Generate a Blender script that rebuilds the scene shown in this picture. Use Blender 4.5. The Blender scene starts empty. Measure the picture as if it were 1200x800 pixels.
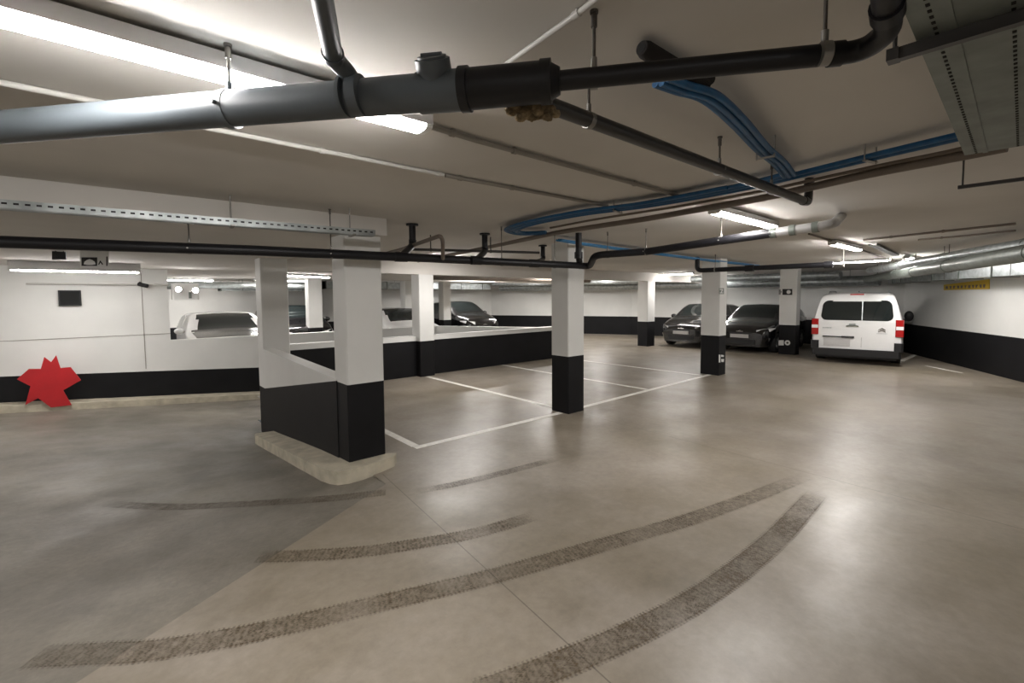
import bpy, math, random
random.seed(7)
C = bpy.context.scene.collection
SC = bpy.context.scene

# ------------------------------------------------------------------ camera model (for siting things in the real place)
F, CX, CY, HC = 540.0, 600.0, 379.0, 1.75
TILT, ROLL, YAW = math.radians(3.29), math.radians(.43), math.radians(49.3)
def _basis():
    f = (math.cos(YAW)*math.cos(TILT), math.sin(YAW)*math.cos(TILT), -math.sin(TILT))
    r = (math.sin(YAW), -math.cos(YAW), 0)
    u = (r[1]*f[2]-r[2]*f[1], r[2]*f[0]-r[0]*f[2], r[0]*f[1]-r[1]*f[0])
    c, s = math.cos(ROLL), math.sin(ROLL)
    return f, tuple(r[i]*c-u[i]*s for i in range(3)), tuple(u[i]*c+r[i]*s for i in range(3))
_f, _r, _u = _basis()
def _ray(px, py):
    a = (px-CX)/F; b = -(py-CY)/F
    return tuple(_f[i]+a*_r[i]+b*_u[i] for i in range(3))
def P(px, py, z):
    d = _ray(px, py); t = (z-HC)/d[2]
    return (d[0]*t, d[1]*t, z)
def PV(px, py, v):
    d = _ray(px, py); t = v/d[1]
    return (d[0]*t, v, HC+d[2]*t)
def PU(px, py, u):
    d = _ray(px, py); t = u/d[0]
    return (u, d[1]*t, HC+d[2]*t)

from mathutils import Vector, Matrix
cam_d = bpy.data.cameras.new('camera'); cam = bpy.data.objects.new('camera', cam_d); C.objects.link(cam)
M3 = Matrix(((_r[0], _u[0], -_f[0]), (_r[1], _u[1], -_f[1]), (_r[2], _u[2], -_f[2]))).to_4x4()
M3.translation = Vector((0, 0, HC)); cam.matrix_world = M3
cam_d.sensor_width = 36; cam_d.lens = 36*F/1200; cam_d.shift_y = -(400-CY)/1200
cam_d.clip_start = .02; cam_d.clip_end = 200
SC.camera = cam

# ------------------------------------------------------------------ materials
MATS = {}
def mat(name, col, rough=.6, metal=0, noise=0, nscale=4, bump=0, spec=.5, coat=0, emis=None, estr=0, alpha=None, trans=0):
    m = bpy.data.materials.new(name); m.use_nodes = True; nt = m.node_tree; b = nt.nodes['Principled BSDF']
    b.inputs['Base Color'].default_value = (*col, 1); b.inputs['Roughness'].default_value = rough
    b.inputs['Metallic'].default_value = metal; b.inputs['Specular IOR Level'].default_value = spec
    b.inputs['Coat Weight'].default_value = coat
    b.inputs['Transmission Weight'].default_value = trans
    tc = nt.nodes.new('ShaderNodeTexCoord')
    n = nt.nodes.new('ShaderNodeTexNoise'); n.inputs['Scale'].default_value = nscale; n.inputs['Detail'].default_value = 6
    nt.links.new(tc.outputs['Object'], n.inputs['Vector'])
    r = nt.nodes.new('ShaderNodeValToRGB')
    k = max(noise, .02)
    r.color_ramp.elements[0].color = (*[c*(1-k) for c in col], 1); r.color_ramp.elements[1].color = (*[min(1, c*(1+k)) for c in col], 1)
    r.color_ramp.elements[0].position = .3; r.color_ramp.elements[1].position = .7
    nt.links.new(n.outputs['Fac'], r.inputs['Fac']); nt.links.new(r.outputs['Color'], b.inputs['Base Color'])
    if bump:
        bm = nt.nodes.new('ShaderNodeBump'); bm.inputs['Strength'].default_value = bump; bm.inputs['Distance'].default_value = .01
        n2 = nt.nodes.new('ShaderNodeTexNoise'); n2.inputs['Scale'].default_value = nscale*12; n2.inputs['Detail'].default_value = 4
        nt.links.new(tc.outputs['Object'], n2.inputs['Vector'])
        nt.links.new(n2.outputs['Fac'], bm.inputs['Height']); nt.links.new(bm.outputs['Normal'], b.inputs['Normal'])
    if emis:
        b.inputs['Emission Color'].default_value = (*emis, 1); b.inputs['Emission Strength'].default_value = estr
    MATS[name] = m
    return m

mat('white_paint', (.68, .68, .655), .55, noise=.05, nscale=1.3, bump=.05)
mat('black_paint', (.0055, .0055, .0065), .6, noise=.25, nscale=3, spec=.25)
mat('ceiling_paint', (.62, .595, .555), .85, noise=.07, nscale=.9, bump=.1)
mat('kerb_concrete', (.44, .40, .31), .8, noise=.2, nscale=7, bump=.4)
mat('grey_pvc', (.075, .088, .098), .45, noise=.1, nscale=5)
mat('dark_pvc', (.008, .008, .010), .45, noise=.15, nscale=5, spec=.35)
mat('dark_pipe', (.036, .034, .033), .4, noise=.15, nscale=5)
mat('silver_pipe', (.5, .5, .5), .35, metal=.6, noise=.1)
mat('conduit_white', (.52, .51, .48), .5)
mat('conduit_painted', (.27, .25, .22), .6, noise=.1)
mat('brown_pipe', (.16, .13, .105), .55, noise=.15)
mat('galvanised', (.42, .45, .45), .42, metal=.75, noise=.25, nscale=9)
mat('galv_dark', (.18, .20, .18), .45, metal=.5, noise=.2, nscale=9)
mat('hole', (.01, .01, .01), .9)
mat('rod', (.10, .09, .08), .5, metal=.5)
mat('clamp', (.30, .29, .27), .45, metal=.7)
mat('blue_cable', (.004, .082, .21), .45, noise=.2, nscale=20)
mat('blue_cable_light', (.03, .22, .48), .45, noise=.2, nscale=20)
mat('rubber_foam', (.012, .009, .008), .85, noise=.3, nscale=30, bump=.5)
mat('mineral_wool', (.30, .22, .12), .95, noise=.6, nscale=30, bump=1)
mat('lamp_body', (.6, .6, .6), .4)
mat('lamp_glow', (.9, .9, .9), .4, emis=(1, .96, .93), estr=26)
mat('red_paint', (.42, .008, .012), .5, noise=.1)
mat('yellow_paint', (.62, .42, .03), .5)
mat('plastic_black', (.014, .014, .015), .5)
mat('plastic_white', (.7, .7, .68), .4)
mat('mark_white', (.78, .76, .70), .5, noise=.12, nscale=12)
mat('car_white', (.78, .78, .77), .25, coat=.6)
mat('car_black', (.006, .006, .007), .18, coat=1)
mat('car_silver', (.5, .5, .5), .25, metal=.5, coat=.7)
mat('car_glass', (.012, .016, .016), .04, spec=.8)
mat('tyre', (.012, .012, .012), .8)
mat('rim', (.35, .35, .36), .35, metal=.8)
mat('red_lens', (.38, .012, .012), .15, coat=1)
mat('clear_lens', (.82, .82, .82), .25, coat=.5)
mat('chrome', (.75, .75, .75), .12, metal=1)
mat('plate_grey', (.5, .49, .48), .5)
mat('trim_black', (.009, .009, .01), .55)
mat('seat_dark', (.02, .02, .02), .8)

def N(nt, t, **kw):
    n = nt.nodes.new(t)
    for k, v in kw.items(): setattr(n, k, v)
    return n
def mth(nt, op, a, b=None, c=None):
    n = nt.nodes.new('ShaderNodeMath'); n.operation = op
    for i, x in enumerate((a, b, c)):
        if x is None: continue
        if isinstance(x, (int, float)): n.inputs[i].default_value = x
        else: nt.links.new(x, n.inputs[i])
    return n.outputs[0]

def floor_material(name, c1, c2, c3, r0, r1, joints=(), bump=.12, gs=14):
    m = bpy.data.materials.new(name); m.use_nodes = True; nt = m.node_tree; b = nt.nodes['Principled BSDF']; L = nt.links.new
    tc = N(nt, 'ShaderNodeTexCoord'); pos = tc.outputs['Object']
    big = N(nt, 'ShaderNodeTexNoise'); big.inputs['Scale'].default_value = .55; big.inputs['Detail'].default_value = 7; big.inputs['Roughness'].default_value = .62
    L(pos, big.inputs['Vector'])
    ramp = N(nt, 'ShaderNodeValToRGB'); e = ramp.color_ramp.elements
    e[0].position = .3; e[0].color = (*c1, 1); e[1].position = .72; e[1].color = (*c3, 1)
    k = ramp.color_ramp.elements.new(.5); k.color = (*c2, 1)
    L(big.outputs['Fac'], ramp.inputs['Fac'])
    # scattered stains and fine grain
    st = N(nt, 'ShaderNodeTexNoise'); st.inputs['Scale'].default_value = 1.9; st.inputs['Detail'].default_value = 5; L(pos, st.inputs['Vector'])
    sm = N(nt, 'ShaderNodeMapRange'); sm.inputs[1].default_value = .5; sm.inputs[2].default_value = .85; sm.inputs[3].default_value = 0; sm.inputs[4].default_value = .4
    L(st.outputs['Fac'], sm.inputs[0])
    mx = N(nt, 'ShaderNodeMixRGB'); mx.inputs[2].default_value = (c1[0]*.45, c1[1]*.45, c1[2]*.4, 1); L(sm.outputs[0], mx.inputs[0]); L(ramp.outputs[0], mx.inputs[1])
    gr = N(nt, 'ShaderNodeTexNoise'); gr.inputs['Scale'].default_value = gs; gr.inputs['Detail'].default_value = 8; gr.inputs['Roughness'].default_value = .7; L(pos, gr.inputs['Vector'])
    gm = N(nt, 'ShaderNodeMapRange'); gm.inputs[1].default_value = .3; gm.inputs[2].default_value = .7; gm.inputs[3].default_value = .86; gm.inputs[4].default_value = 1.12; L(gr.outputs['Fac'], gm.inputs[0])
    mu = N(nt, 'ShaderNodeMixRGB', blend_type='MULTIPLY'); mu.inputs[0].default_value = 1; L(mx.outputs[0], mu.inputs[1]); L(gm.outputs[0], mu.inputs[2])
    col = mu.outputs[0]
    sx = N(nt, 'ShaderNodeSeparateXYZ'); L(pos, sx.inputs[0])
    for (a, bb, v0, v1, w) in joints:       # u = a + bb*v, between v0 and v1
        d = mth(nt, 'ABSOLUTE', mth(nt, 'SUBTRACT', sx.outputs[0], mth(nt, 'MULTIPLY_ADD', sx.outputs[1], bb, a)))
        k1 = mth(nt, 'LESS_THAN', d, w); k2 = mth(nt, 'GREATER_THAN', sx.outputs[1], v0); k3 = mth(nt, 'LESS_THAN', sx.outputs[1], v1)
        k = mth(nt, 'MULTIPLY', mth(nt, 'MULTIPLY', k1, k2), mth(nt, 'MULTIPLY', k3, .6))
        j = N(nt, 'ShaderNodeMixRGB'); j.inputs[2].default_value = (.05, .04, .028, 1); L(k, j.inputs[0]); L(col, j.inputs[1]); col = j.outputs[0]
    L(col, b.inputs['Base Color'])
    rr = N(nt, 'ShaderNodeMapRange'); rr.inputs[1].default_value = .3; rr.inputs[2].default_value = .7; rr.inputs[3].default_value = r0; rr.inputs[4].default_value = r1
    rn = N(nt, 'ShaderNodeTexNoise'); rn.inputs['Scale'].default_value = 1.6; rn.inputs['Detail'].default_value = 6; L(pos, rn.inputs['Vector'])
    L(rn.outputs['Fac'], rr.inputs[0]); L(rr.outputs[0], b.inputs['Roughness'])
    bm = N(nt, 'ShaderNodeBump'); bm.inputs['Strength'].default_value = bump; bm.inputs['Distance'].default_value = .006
    L(gr.outputs['Fac'], bm.inputs['Height']); L(bm.outputs['Normal'], b.inputs['Normal'])
    MATS[name] = m
floor_material('floor_concrete', (.165, .138, .095), (.240, .207, .162), (.315, .280, .240), .28, .44,
               joints=((1.50, .105, -3, 4.25, .004), (5.04, .043, -3, 4.5, .004), (8.9, .02, -3, 4.5, .004)))
floor_material('ramp_concrete', (.095, .085, .065), (.175, .158, .13), (.27, .245, .2), .42, .7, bump=.6, gs=24)

def tyre_material():
    m = bpy.data.materials.new('tyre_dirt'); m.use_nodes = True; nt = m.node_tree; b = nt.nodes['Principled BSDF']; L = nt.links.new
    b.inputs['Base Color'].default_value = (.09, .062, .030, 1); b.inputs['Roughness'].default_value = .7
    uv = N(nt, 'ShaderNodeUVMap'); sx = N(nt, 'ShaderNodeSeparateXYZ'); L(uv.outputs[0], sx.inputs[0])
    y = sx.outputs[1]; x = sx.outputs[0]
    ay = mth(nt, 'ABSOLUTE', y)
    # transverse tread blocks, strongest along the two shoulders
    wob = N(nt, 'ShaderNodeTexNoise'); wob.inputs['Scale'].default_value = 14; L(uv.outputs[0], wob.inputs['Vector'])
    ph = mth(nt, 'ADD', mth(nt, 'MULTIPLY', x, 2*math.pi/.024), mth(nt, 'MULTIPLY', wob.outputs[0], 6.0))
    blocks = mth(nt, 'GREATER_THAN', mth(nt, 'SINE', ph), 0.0)
    shoulder = mth(nt, 'MULTIPLY', mth(nt, 'GREATER_THAN', ay, .74), blocks)
    ph2 = mth(nt, 'ADD', mth(nt, 'MULTIPLY', x, 2*math.pi/.03), mth(nt, 'MULTIPLY', wob.outputs[0], 14.0))
    centre = mth(nt, 'MULTIPLY', mth(nt, 'LESS_THAN', ay, .84), mth(nt, 'MULTIPLY_ADD', mth(nt, 'GREATER_THAN', mth(nt, 'SINE', ph2), .2), .30, .40))
    a = mth(nt, 'ADD', mth(nt, 'MULTIPLY', shoulder, .45), centre)
    ns = N(nt, 'ShaderNodeTexNoise'); ns.inputs['Scale'].default_value = 26; ns.inputs['Detail'].default_value = 8; ns.inputs['Roughness'].default_value = .75
    tc = N(nt, 'ShaderNodeTexCoord'); L(tc.outputs['Object'], ns.inputs['Vector'])
    nm = N(nt, 'ShaderNodeMapRange'); nm.inputs[1].default_value = .33; nm.inputs[2].default_value = .56; L(ns.outputs['Fac'], nm.inputs[0])
    a = mth(nt, 'MULTIPLY', a, nm.outputs[0])
    n3 = N(nt, 'ShaderNodeTexNoise'); n3.inputs['Scale'].default_value = 3.2; n3.inputs['Detail'].default_value = 3; L(tc.outputs['Object'], n3.inputs['Vector'])
    m3 = N(nt, 'ShaderNodeMapRange'); m3.inputs[1].default_value = .32; m3.inputs[2].default_value = .62; m3.inputs[3].default_value = .45; m3.inputs[4].default_value = 1.05; L(n3.outputs['Fac'], m3.inputs[0])
    a = mth(nt, 'MULTIPLY', a, m3.outputs[0])
    at = N(nt, 'ShaderNodeAttribute'); at.attribute_name = 'fade'
    a = mth(nt, 'MULTIPLY', a, at.outputs['Fac'])
    L(a, b.inputs['Alpha'])
    MATS['tyre_dirt'] = m
tyre_material()

# ------------------------------------------------------------------ mesh builder
class MB:
    def __init__(s): s.v = []; s.f = []; s.m = []; s.sm = []
    def add(s, vs, fs, mi=0, smooth=False):
        o = len(s.v); s.v += [tuple(p) for p in vs]
        for f in fs: s.f.append(tuple(i+o for i in f)); s.m.append(mi); s.sm.append(smooth)
        return s
    def box(s, a, b, mi=0, ch=0):
        x0, x1 = sorted((a[0], b[0])); y0, y1 = sorted((a[1], b[1])); z0, z1 = sorted((a[2], b[2]))
        if ch:
            pts = [(x0+ch, y0), (x1-ch, y0), (x1, y0+ch), (x1, y1-ch), (x1-ch, y1), (x0+ch, y1), (x0, y1-ch), (x0, y0+ch)]
            return s.prism(pts, z0, z1, mi)
        return s.prism([(x0, y0), (x1, y0), (x1, y1), (x0, y1)], z0, z1, mi)
    def prism(s, pts, z0, z1, mi=0):
        n = len(pts)
        ar = sum(pts[i][0]*pts[(i+1) % n][1]-pts[(i+1) % n][0]*pts[i][1] for i in range(n))
        if ar < 0: pts = pts[::-1]
        Z0 = z0 if callable(z0) else (lambda x, y: z0); Z1 = z1 if callable(z1) else (lambda x, y: z1)
        vs = [(x, y, Z0(x, y)) for x, y in pts]+[(x, y, Z1(x, y)) for x, y in pts]
        fs = [tuple(range(n-1, -1, -1)), tuple(range(n, 2*n))]+[(i, (i+1) % n, n+(i+1) % n, n+i) for i in range(n)]
        return s.add(vs, fs, mi)
    def slab(s, outline, nrm, t, mi=0, t0=0):
        """polygon of 3D points given thickness t along nrm"""
        nv = Vector(nrm).normalized(); n = len(outline)
        A = [Vector(p)+nv*t0 for p in outline]; B = [Vector(p)+nv*t for p in outline]
        fn = Vector((0, 0, 0))
        for i in range(n): fn += A[i].cross(A[(i+1) % n])
        if fn.dot(nv) < 0: A.reverse(); B.reverse()
        fs = [tuple(range(n-1, -1, -1)), tuple(range(n, 2*n))]+[(i, (i+1) % n, n+(i+1) % n, n+i) for i in range(n)]
        return s.add(A+B, fs, mi)
    def tube(s, pts, r, seg=16, mi=0, bend=0, caps=True, ell=None):
        pts = [Vector(p) for p in pts]
        if bend and len(pts) > 2:
            q = [pts[0]]
            for i in range(1, len(pts)-1):
                a, b, c = pts[i-1], pts[i], pts[i+1]
                d = min(bend, (a-b).length*.49, (c-b).length*.49)
                p0 = b+(a-b).normalized()*d; p2 = b+(c-b).normalized()*d
                for k in range(7):
                    t = k/6; q.append(p0*(1-t)**2+b*2*t*(1-t)+p2*t*t)
            q.append(pts[-1]); pts = q
        R = r if isinstance(r, (list, tuple)) else [r]*len(pts)
        rings = []; nrm = None
        for i, p in enumerate(pts):
            d = (pts[min(i+1, len(pts)-1)]-pts[max(i-1, 0)]).normalized()
            if nrm is None:
                up = Vector((0, 0, 1)) if abs(d.z) < .9 else Vector((1, 0, 0))
                nrm = (up-d*up.dot(d)).normalized()
            else: nrm = (nrm-d*nrm.dot(d)).normalized()
            bi = d.cross(nrm)
            e = ell or (1, 1)
            rings.append([p+(nrm*math.cos(2*math.pi*k/seg)*e[0]+bi*math.sin(2*math.pi*k/seg)*e[1])*R[i] for k in range(seg)])
        vs = [v for rg in rings for v in rg]
        fs = [(i*seg+k, i*seg+(k+1) % seg, (i+1)*seg+(k+1) % seg, (i+1)*seg+k) for i in range(len(rings)-1) for k in range(seg)]
        s.add(vs, fs, mi, True)
        if caps:
            s.add(rings[0], [tuple(range(seg-1, -1, -1))], mi); s.add(rings[-1], [tuple(range(seg))], mi)
        return s
    def blob(s, c, r, seg=14, rg=9, mi=0, jit=0):
        vs = []; c = Vector(c); rr = r if isinstance(r, (tuple, list)) else (r, r, r)
        for i in range(rg+1):
            th = math.pi*i/rg
            for k in range(seg):
                ph = 2*math.pi*k/seg; q = 1+random.uniform(-jit, jit)
                vs.append((c.x+rr[0]*math.sin(th)*math.cos(ph)*q, c.y+rr[1]*math.sin(th)*math.sin(ph)*q, c.z+rr[2]*math.cos(th)*q))
        fs = [(i*seg+k, (i+1)*seg+k, (i+1)*seg+(k+1) % seg, i*seg+(k+1) % seg) for i in range(rg) for k in range(seg)]
        return s.add(vs, fs, mi, True)
    def ring(s, c, axis, R, r, seg=24, rs=8, mi=0):
        """torus"""
        a = Vector(axis).normalized(); up = Vector((0, 0, 1)) if abs(a.z) < .9 else Vector((1, 0, 0))
        e1 = (up-a*up.dot(a)).normalized(); e2 = a.cross(e1); vs = []
        for i in range(seg):
            t = 2*math.pi*i/seg; o = e1*math.cos(t)+e2*math.sin(t)
            for k in range(rs):
                q = 2*math.pi*k/rs; vs.append(Vector(c)+o*(R+r*math.cos(q))+a*(r*math.sin(q)))
        fs = [(i*rs+k, ((i+1) % seg)*rs+k, ((i+1) % seg)*rs+(k+1) % rs, i*rs+(k+1) % rs) for i in range(seg) for k in range(rs)]
        return s.add(vs, fs, mi, True)
    def build_each(s, name, mats, parent=None, off=None):
        """each tube / solid collected becomes a part of its own (connected pieces, found by face adjacency and shared rings)"""
        par = list(range(len(s.v)))
        def fd(i):
            while par[i] != i: par[i] = par[par[i]]; i = par[i]
            return i
        seen = {}
        for i, v in enumerate(s.v):
            k = (round(v[0], 5), round(v[1], 5), round(v[2], 5))
            if k in seen: par[fd(i)] = fd(seen[k])
            else: seen[k] = i
        for f in s.f:
            for q in f[1:]: par[fd(q)] = fd(f[0])
        comp = {}
        for j, f in enumerate(s.f): comp.setdefault(fd(f[0]), []).append(j)
        out = []
        for js in comp.values():
            mb = MB(); mp = {}
            for j in js:
                ff = []
                for i in s.f[j]:
                    if i not in mp: mp[i] = len(mb.v); mb.v.append(s.v[i])
                    ff.append(mp[i])
                mb.f.append(tuple(ff)); mb.m.append(s.m[j]); mb.sm.append(s.sm[j])
            out.append(mb.build(name, mats, parent, off))
        return out
    def build(s, name, mats, parent=None, off=None):
        me = bpy.data.meshes.new(name)
        o3 = off if off is not None else (0, 0, 0)
        me.from_pydata([(v[0]-o3[0], v[1]-o3[1], v[2]-o3[2]) for v in s.v], [], s.f)
        for m in (mats if isinstance(mats, (list, tuple)) else [mats]): me.materials.append(MATS[m])
        me.polygons.foreach_set('material_index', s.m); me.polygons.foreach_set('use_smooth', s.sm); me.update()
        o = bpy.data.objects.new(name, me); C.objects.link(o)
        if parent is not None: o.parent = parent
        elif off is not None: o.location = off
        return o

def tag(o, label=None, cat=None, group=None, kind=None):
    if label: o['label'] = label
    if cat: o['category'] = cat
    if group: o['group'] = group
    if kind: o['kind'] = kind
    return o
def empty(name, loc, label, cat, group=None, rz=0):
    o = bpy.data.objects.new(name, None); C.objects.link(o); o.location = loc; o.rotation_euler = (0, 0, rz)
    o.empty_display_size = .1
    return tag(o, label, cat, group)
def struct(o): o['kind'] = 'structure'; return o
def copy_tree(o, parent=None):
    c = o.copy(); C.objects.link(c)
    if parent is not None: c.parent = parent
    for ch in [x for x in list(bpy.data.objects) if x.parent == o]: copy_tree(ch, c)
    return c

# ------------------------------------------------------------------ floor with the curving ramp
HALL, LOW = 2.55, 2.38
def rampz(u, v):
    d = (u+.21)*(-.49)+(v-2.84)*.87
    if d <= 0: return 0.0
    k = min(1, d/3.57); k = k*k*(3-2*k)*.55+k*.45
    z = -k*(.37+.024*(v-7.9)+.09*(u-1.5))
    return min(0.0, z)
def in_ramp(u, v):
    d = (u+.21)*(-.49)+(v-2.84)*.87
    if d <= 0 or u < -9 or v > 12.15: return False
    if v <= 9.25: return u <= 1.86
    lim = 8.9 if v < 9.3 else (8.9-(v-9.3)*.57 if v < 12.2 else 0)
    return u <= lim
def floorz(u, v): return rampz(u, v) if in_ramp(u, v) else 0.0
def FP(px, py, lift=0):
    z = 0
    for _ in range(8):
        p = P(px, py, z); z = floorz(p[0], p[1])
    p = P(px, py, z)
    return (p[0], p[1], z+lift)

def grid_floor():
    us = sorted(set([round(-10+.5*i, 3) for i in range(60)]+[1.855, 1.865, 8.9]+[round(-3+.25*i, 3) for i in range(20)]))
    vs = sorted(set([round(-9+.5*i, 3) for i in range(60)]+[9.25, 9.26, 12.15, 12.16]+[round(2+.25*i, 3) for i in range(42)]))
    main = MB(); ramp = MB()
    for i in range(len(us)-1):
        for j in range(len(vs)-1):
            u0, u1, v0, v1 = us[i], us[i+1], vs[j], vs[j+1]
            cu, cv = (u0+u1)/2, (v0+v1)/2
            d = [(a+.21)*(-.49)+(b-2.84)*.87 for a, b in ((u0, v0), (u1, v0), (u1, v1), (u0, v1))]
            rc = cu <= 1.86 if cv <= 9.25 else (cv < 12.155 and cu <= 8.9-(max(cv, 9.3)-9.3)*.57)
            if not rc or max(d) <= 0:
                main.add([(u0, v0, 0), (u1, v0, 0), (u1, v1, 0), (u0, v1, 0)], [(0, 1, 2, 3)]); continue
            q = [(u0, v0), (u1, v0), (u1, v1), (u0, v1)]
            if min(d) >= 0:
                ramp.add([(a, b, rampz(a, b)) for a, b in q], [(0, 1, 2, 3)], 0, True); continue
            A = []; B = []
            for k in range(4):
                p, pn, dp, dn = q[k], q[(k+1) % 4], d[k], d[(k+1) % 4]
                (A if dp <= 0 else B).append(p)
                if dp == 0: B.append(p)
                if dp*dn < 0:
                    t = dp/(dp-dn); x = (p[0]+(pn[0]-p[0])*t, p[1]+(pn[1]-p[1])*t); A.append(x); B.append(x)
            if len(A) > 2: main.add([(a, b, 0) for a, b in A], [tuple(range(len(A)))])
            if len(B) > 2: ramp.add([(a, b, rampz(a, b)) for a, b in B], [tuple(range(len(B)))])
    struct(main.build('floor', 'floor_concrete')); struct(ramp.build('floor_ramp', 'ramp_concrete'))
grid_floor()

# ------------------------------------------------------------------ ceilings
RIM = [(-10, -9), (19.5, -9), (19.5, 20), (-10, 20)]
b = MB()
b.prism([(2.12, 4.4), (2.12, 9.2), (5.6, 9.2), (5.6, 20), (19.5, 20), (19.5, -9), (-10, -9), (-10, 4.4)], HALL, HALL+.2)
struct(b.build('ceiling', 'ceiling_paint'))
b = MB(); b.prism([(-10, 4.4), (2.12, 4.4), (2.12, 9.2), (5.6, 9.2), (5.6, 20), (-10, 20)], LOW, HALL+.2)
struct(b.build('ceiling_low', 'ceiling_paint'))
b = MB(); b.box((5.6, 9.0, 2.26), (19, 9.28, HALL)); b.box((2.12, 9.0, 2.26), (5.6, 9.28, HALL))
struct(b.build('ceiling_beam', 'ceiling_paint'))
b = MB(); b.box((5.6, 13.4, 2.3), (17, 13.75, HALL)); struct(b.build('ceiling_beam', 'ceiling_paint'))

# ------------------------------------------------------------------ walls with black painted dado
def wall(name, pts, h, band, t=.2, base=None, top='white_paint'):
    """polyline wall, inner face on the polyline, thickness to the right of travel; band = z of the paint edge (number or function)"""
    H = h if callable(h) else (lambda x, y: h); Bd = band if callable(band) else (lambda x, y: band)
    Bs = base if base else (lambda x, y: 0.0)
    up = MB(); lo = MB()
    for i in range(len(pts)-1):
        a, c = Vector(pts[i]), Vector(pts[i+1]); d = (c-a).normalized(); n = Vector((d.y, -d.x))*t
        q = [tuple(a), tuple(c), tuple(c+n), tuple(a+n)]
        up.prism(q, Bd, H); lo.prism(q, Bs, Bd)
    o = struct(up.build(name, top)); lo.build('painted_band', 'black_paint', o)
    return o
FARB = .83
wall('wall_back', [(14.6, 18.6), (-10, 18.6)], HALL, FARB, t=.25)
wall('wall_far', [(18.85, 5.85), (17.75, 12.3), (14.6, 18.6)], HALL, FARB, t=.25)
wall('wall_corner', [(18.15, 2.84), (18.85, 5.85)], HALL, .86, t=.25)
wall('wall_right', [(9.0, -2.2), (15.17, 1.19), (18.15, 2.84)], HALL, .86, t=.25)
wall('wall_right_front', [(9.0, -9), (9.0, -2.2)], HALL, .86, t=.25)
wall('wall_front', [(-10, -9), (9.2, -9)], HALL, .86, t=.25)
wall('wall_left', [(-10, 19), (-10, -9)], HALL, .86, t=.25)
RB = lambda u, v: rampz(u, v)-.25
OB = lambda u, v: .34-.066*(u+.55)
wall('wall_ramp_outer', [(.86, 12.08), (-9.9, 12.08)], LOW, OB, t=.2, base=RB)
wall('wall_ramp_parapet', [(8.95, 9.35), (7.35, 12.08), (.86, 12.08)], .89, OB, t=.18, base=RB)
# inner parapets: the long one facing the bays, the one beside the ramp
wall('wall_bay_parapet', [(9.95, 9.15), (2.0, 9.15)], .90, .79, t=.2)
b = MB()
QT = lambda u, v: .91+.066*(v-4.85)/3.05
QB = lambda u, v: .885-.525*(v-4.85)/3.05
q = [(1.71, 4.80), (1.88, 4.80), (1.88, 7.92), (1.71, 7.92)]
b.prism(q, QB, QT); o = struct(b.build('wall_ramp_inner', 'white_paint'))
b = MB(); b.prism(q, lambda u, v: rampz(u, v)-.3, QB); b.build('painted_band', 'black_paint', o)
b = MB(); b.box((2.02, 8.26, -1.2), (2.14, 9.14, .88)); struct(b.build('wall_ramp_end', 'black_paint'))
# fine panel joints in the outer ramp wall
b = MB(); b.box((.42, 12.07, .33), (.432, 12.081, 2.3)); b.box((-4, 12.07, 1.03), (.86, 12.081, 1.04))
struct(b.build('trim_1', 'conduit_painted'))
# kerbs
b = MB()
ko = [(2.2, 4.55), (2.2, 4.46), (2.13, 4.37), (1.95, 4.31), (1.75, 4.28), (1.62, 4.29), (1.53, 4.34), (1.49, 4.43), (1.46, 4.6), (1.44, 5.3), (1.44, 6), (1.44, 6.7), (1.44, 7.35), (1.47, 7.45), (1.71, 7.45), (1.71, 6.7), (1.71, 6), (1.71, 5.3), (1.72, 4.55)]
def strip_top(mb, outer, inner, h, base=-.3):
    for i in range(len(outer)-1):
        mb.prism([outer[i], outer[i+1], inner[i+1], inner[i]], base if not callable(base) else base, lambda x, y: floorz(min(x, 1.8), y)+h)
ou = ko[1:14]; inn = [(2.11, 4.55), (2.1, 4.55), (2.0, 4.55), (1.85, 4.55), (1.8, 4.55), (1.75, 4.55), (1.72, 4.6), (1.72, 4.75), (1.72, 5.3), (1.72, 6), (1.72, 6.7), (1.72, 7.35), (1.72, 7.45)]
strip_top(b, ou, inn, .13, -.6)
tag(b.build('kerb', 'kerb_concrete', off=(1.6, 4.4, 0)), 'low rounded concrete kerb island around the near column and ramp wall', 'kerb')
b = MB()
for i in range(18):
    u0 = -9.9+i*1.0; u1 = min(u0+1, 7.2)
    b.prism([(u0, 11.66), (u1, 11.66), (u1, 12.08), (u0, 12.08)], lambda x, y: rampz(x, 11.9)-.3, lambda x, y: rampz(x, 11.9)+.13)
    if u1 >= 7.2: break
tag(b.build('kerb', 'kerb_concrete', off=(0, 12, -.3)), 'pale concrete kerb along the foot of the outer ramp wall', 'kerb')

# ------------------------------------------------------------------ columns
def column(x0, y0, x1, y1, label, h=HALL, base=0.0, band=.86, group=None, name='concrete_column', foot=0):
    e = empty(name, ((x0+x1)/2, (y0+y1)/2, base), label, 'column', group)
    m = MB(); m.box((x0, y0, band), (x1, y1, h), ch=.012); m.build('shaft', 'white_paint', e, off=tuple(e.location))
    m = MB(); m.box((x0, y0, base-foot), (x1, y1, band), ch=.012); m.build('painted_base', 'black_paint', e, off=tuple(e.location))
    return e
column(1.72, 4.52, 2.11, 4.86, 'near white column with black base standing on the concrete kerb', base=.0, band=.885)
column(5.05, 4.60, 5.41, 4.95, 'white and black column at the corner of the parking bay lines', band=.86)
c2 = column(9.94, 4.64, 10.27, 5.06, 'white and black column in front of the two black cars', band=.87)
c3 = column(14.95, 4.74, 15.25, 5.2, 'white and black column just left of the white van', band=.87)
column(13.95, 9.02, 14.4, 9.42, 'far white and black column left of the black car, in front of the far wall', band=.86, h=2.26)
column(5.05, 8.98, 5.42, 9.33, 'white column rising out of the long black parapet behind the bays', band=.79, h=2.26)
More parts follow.
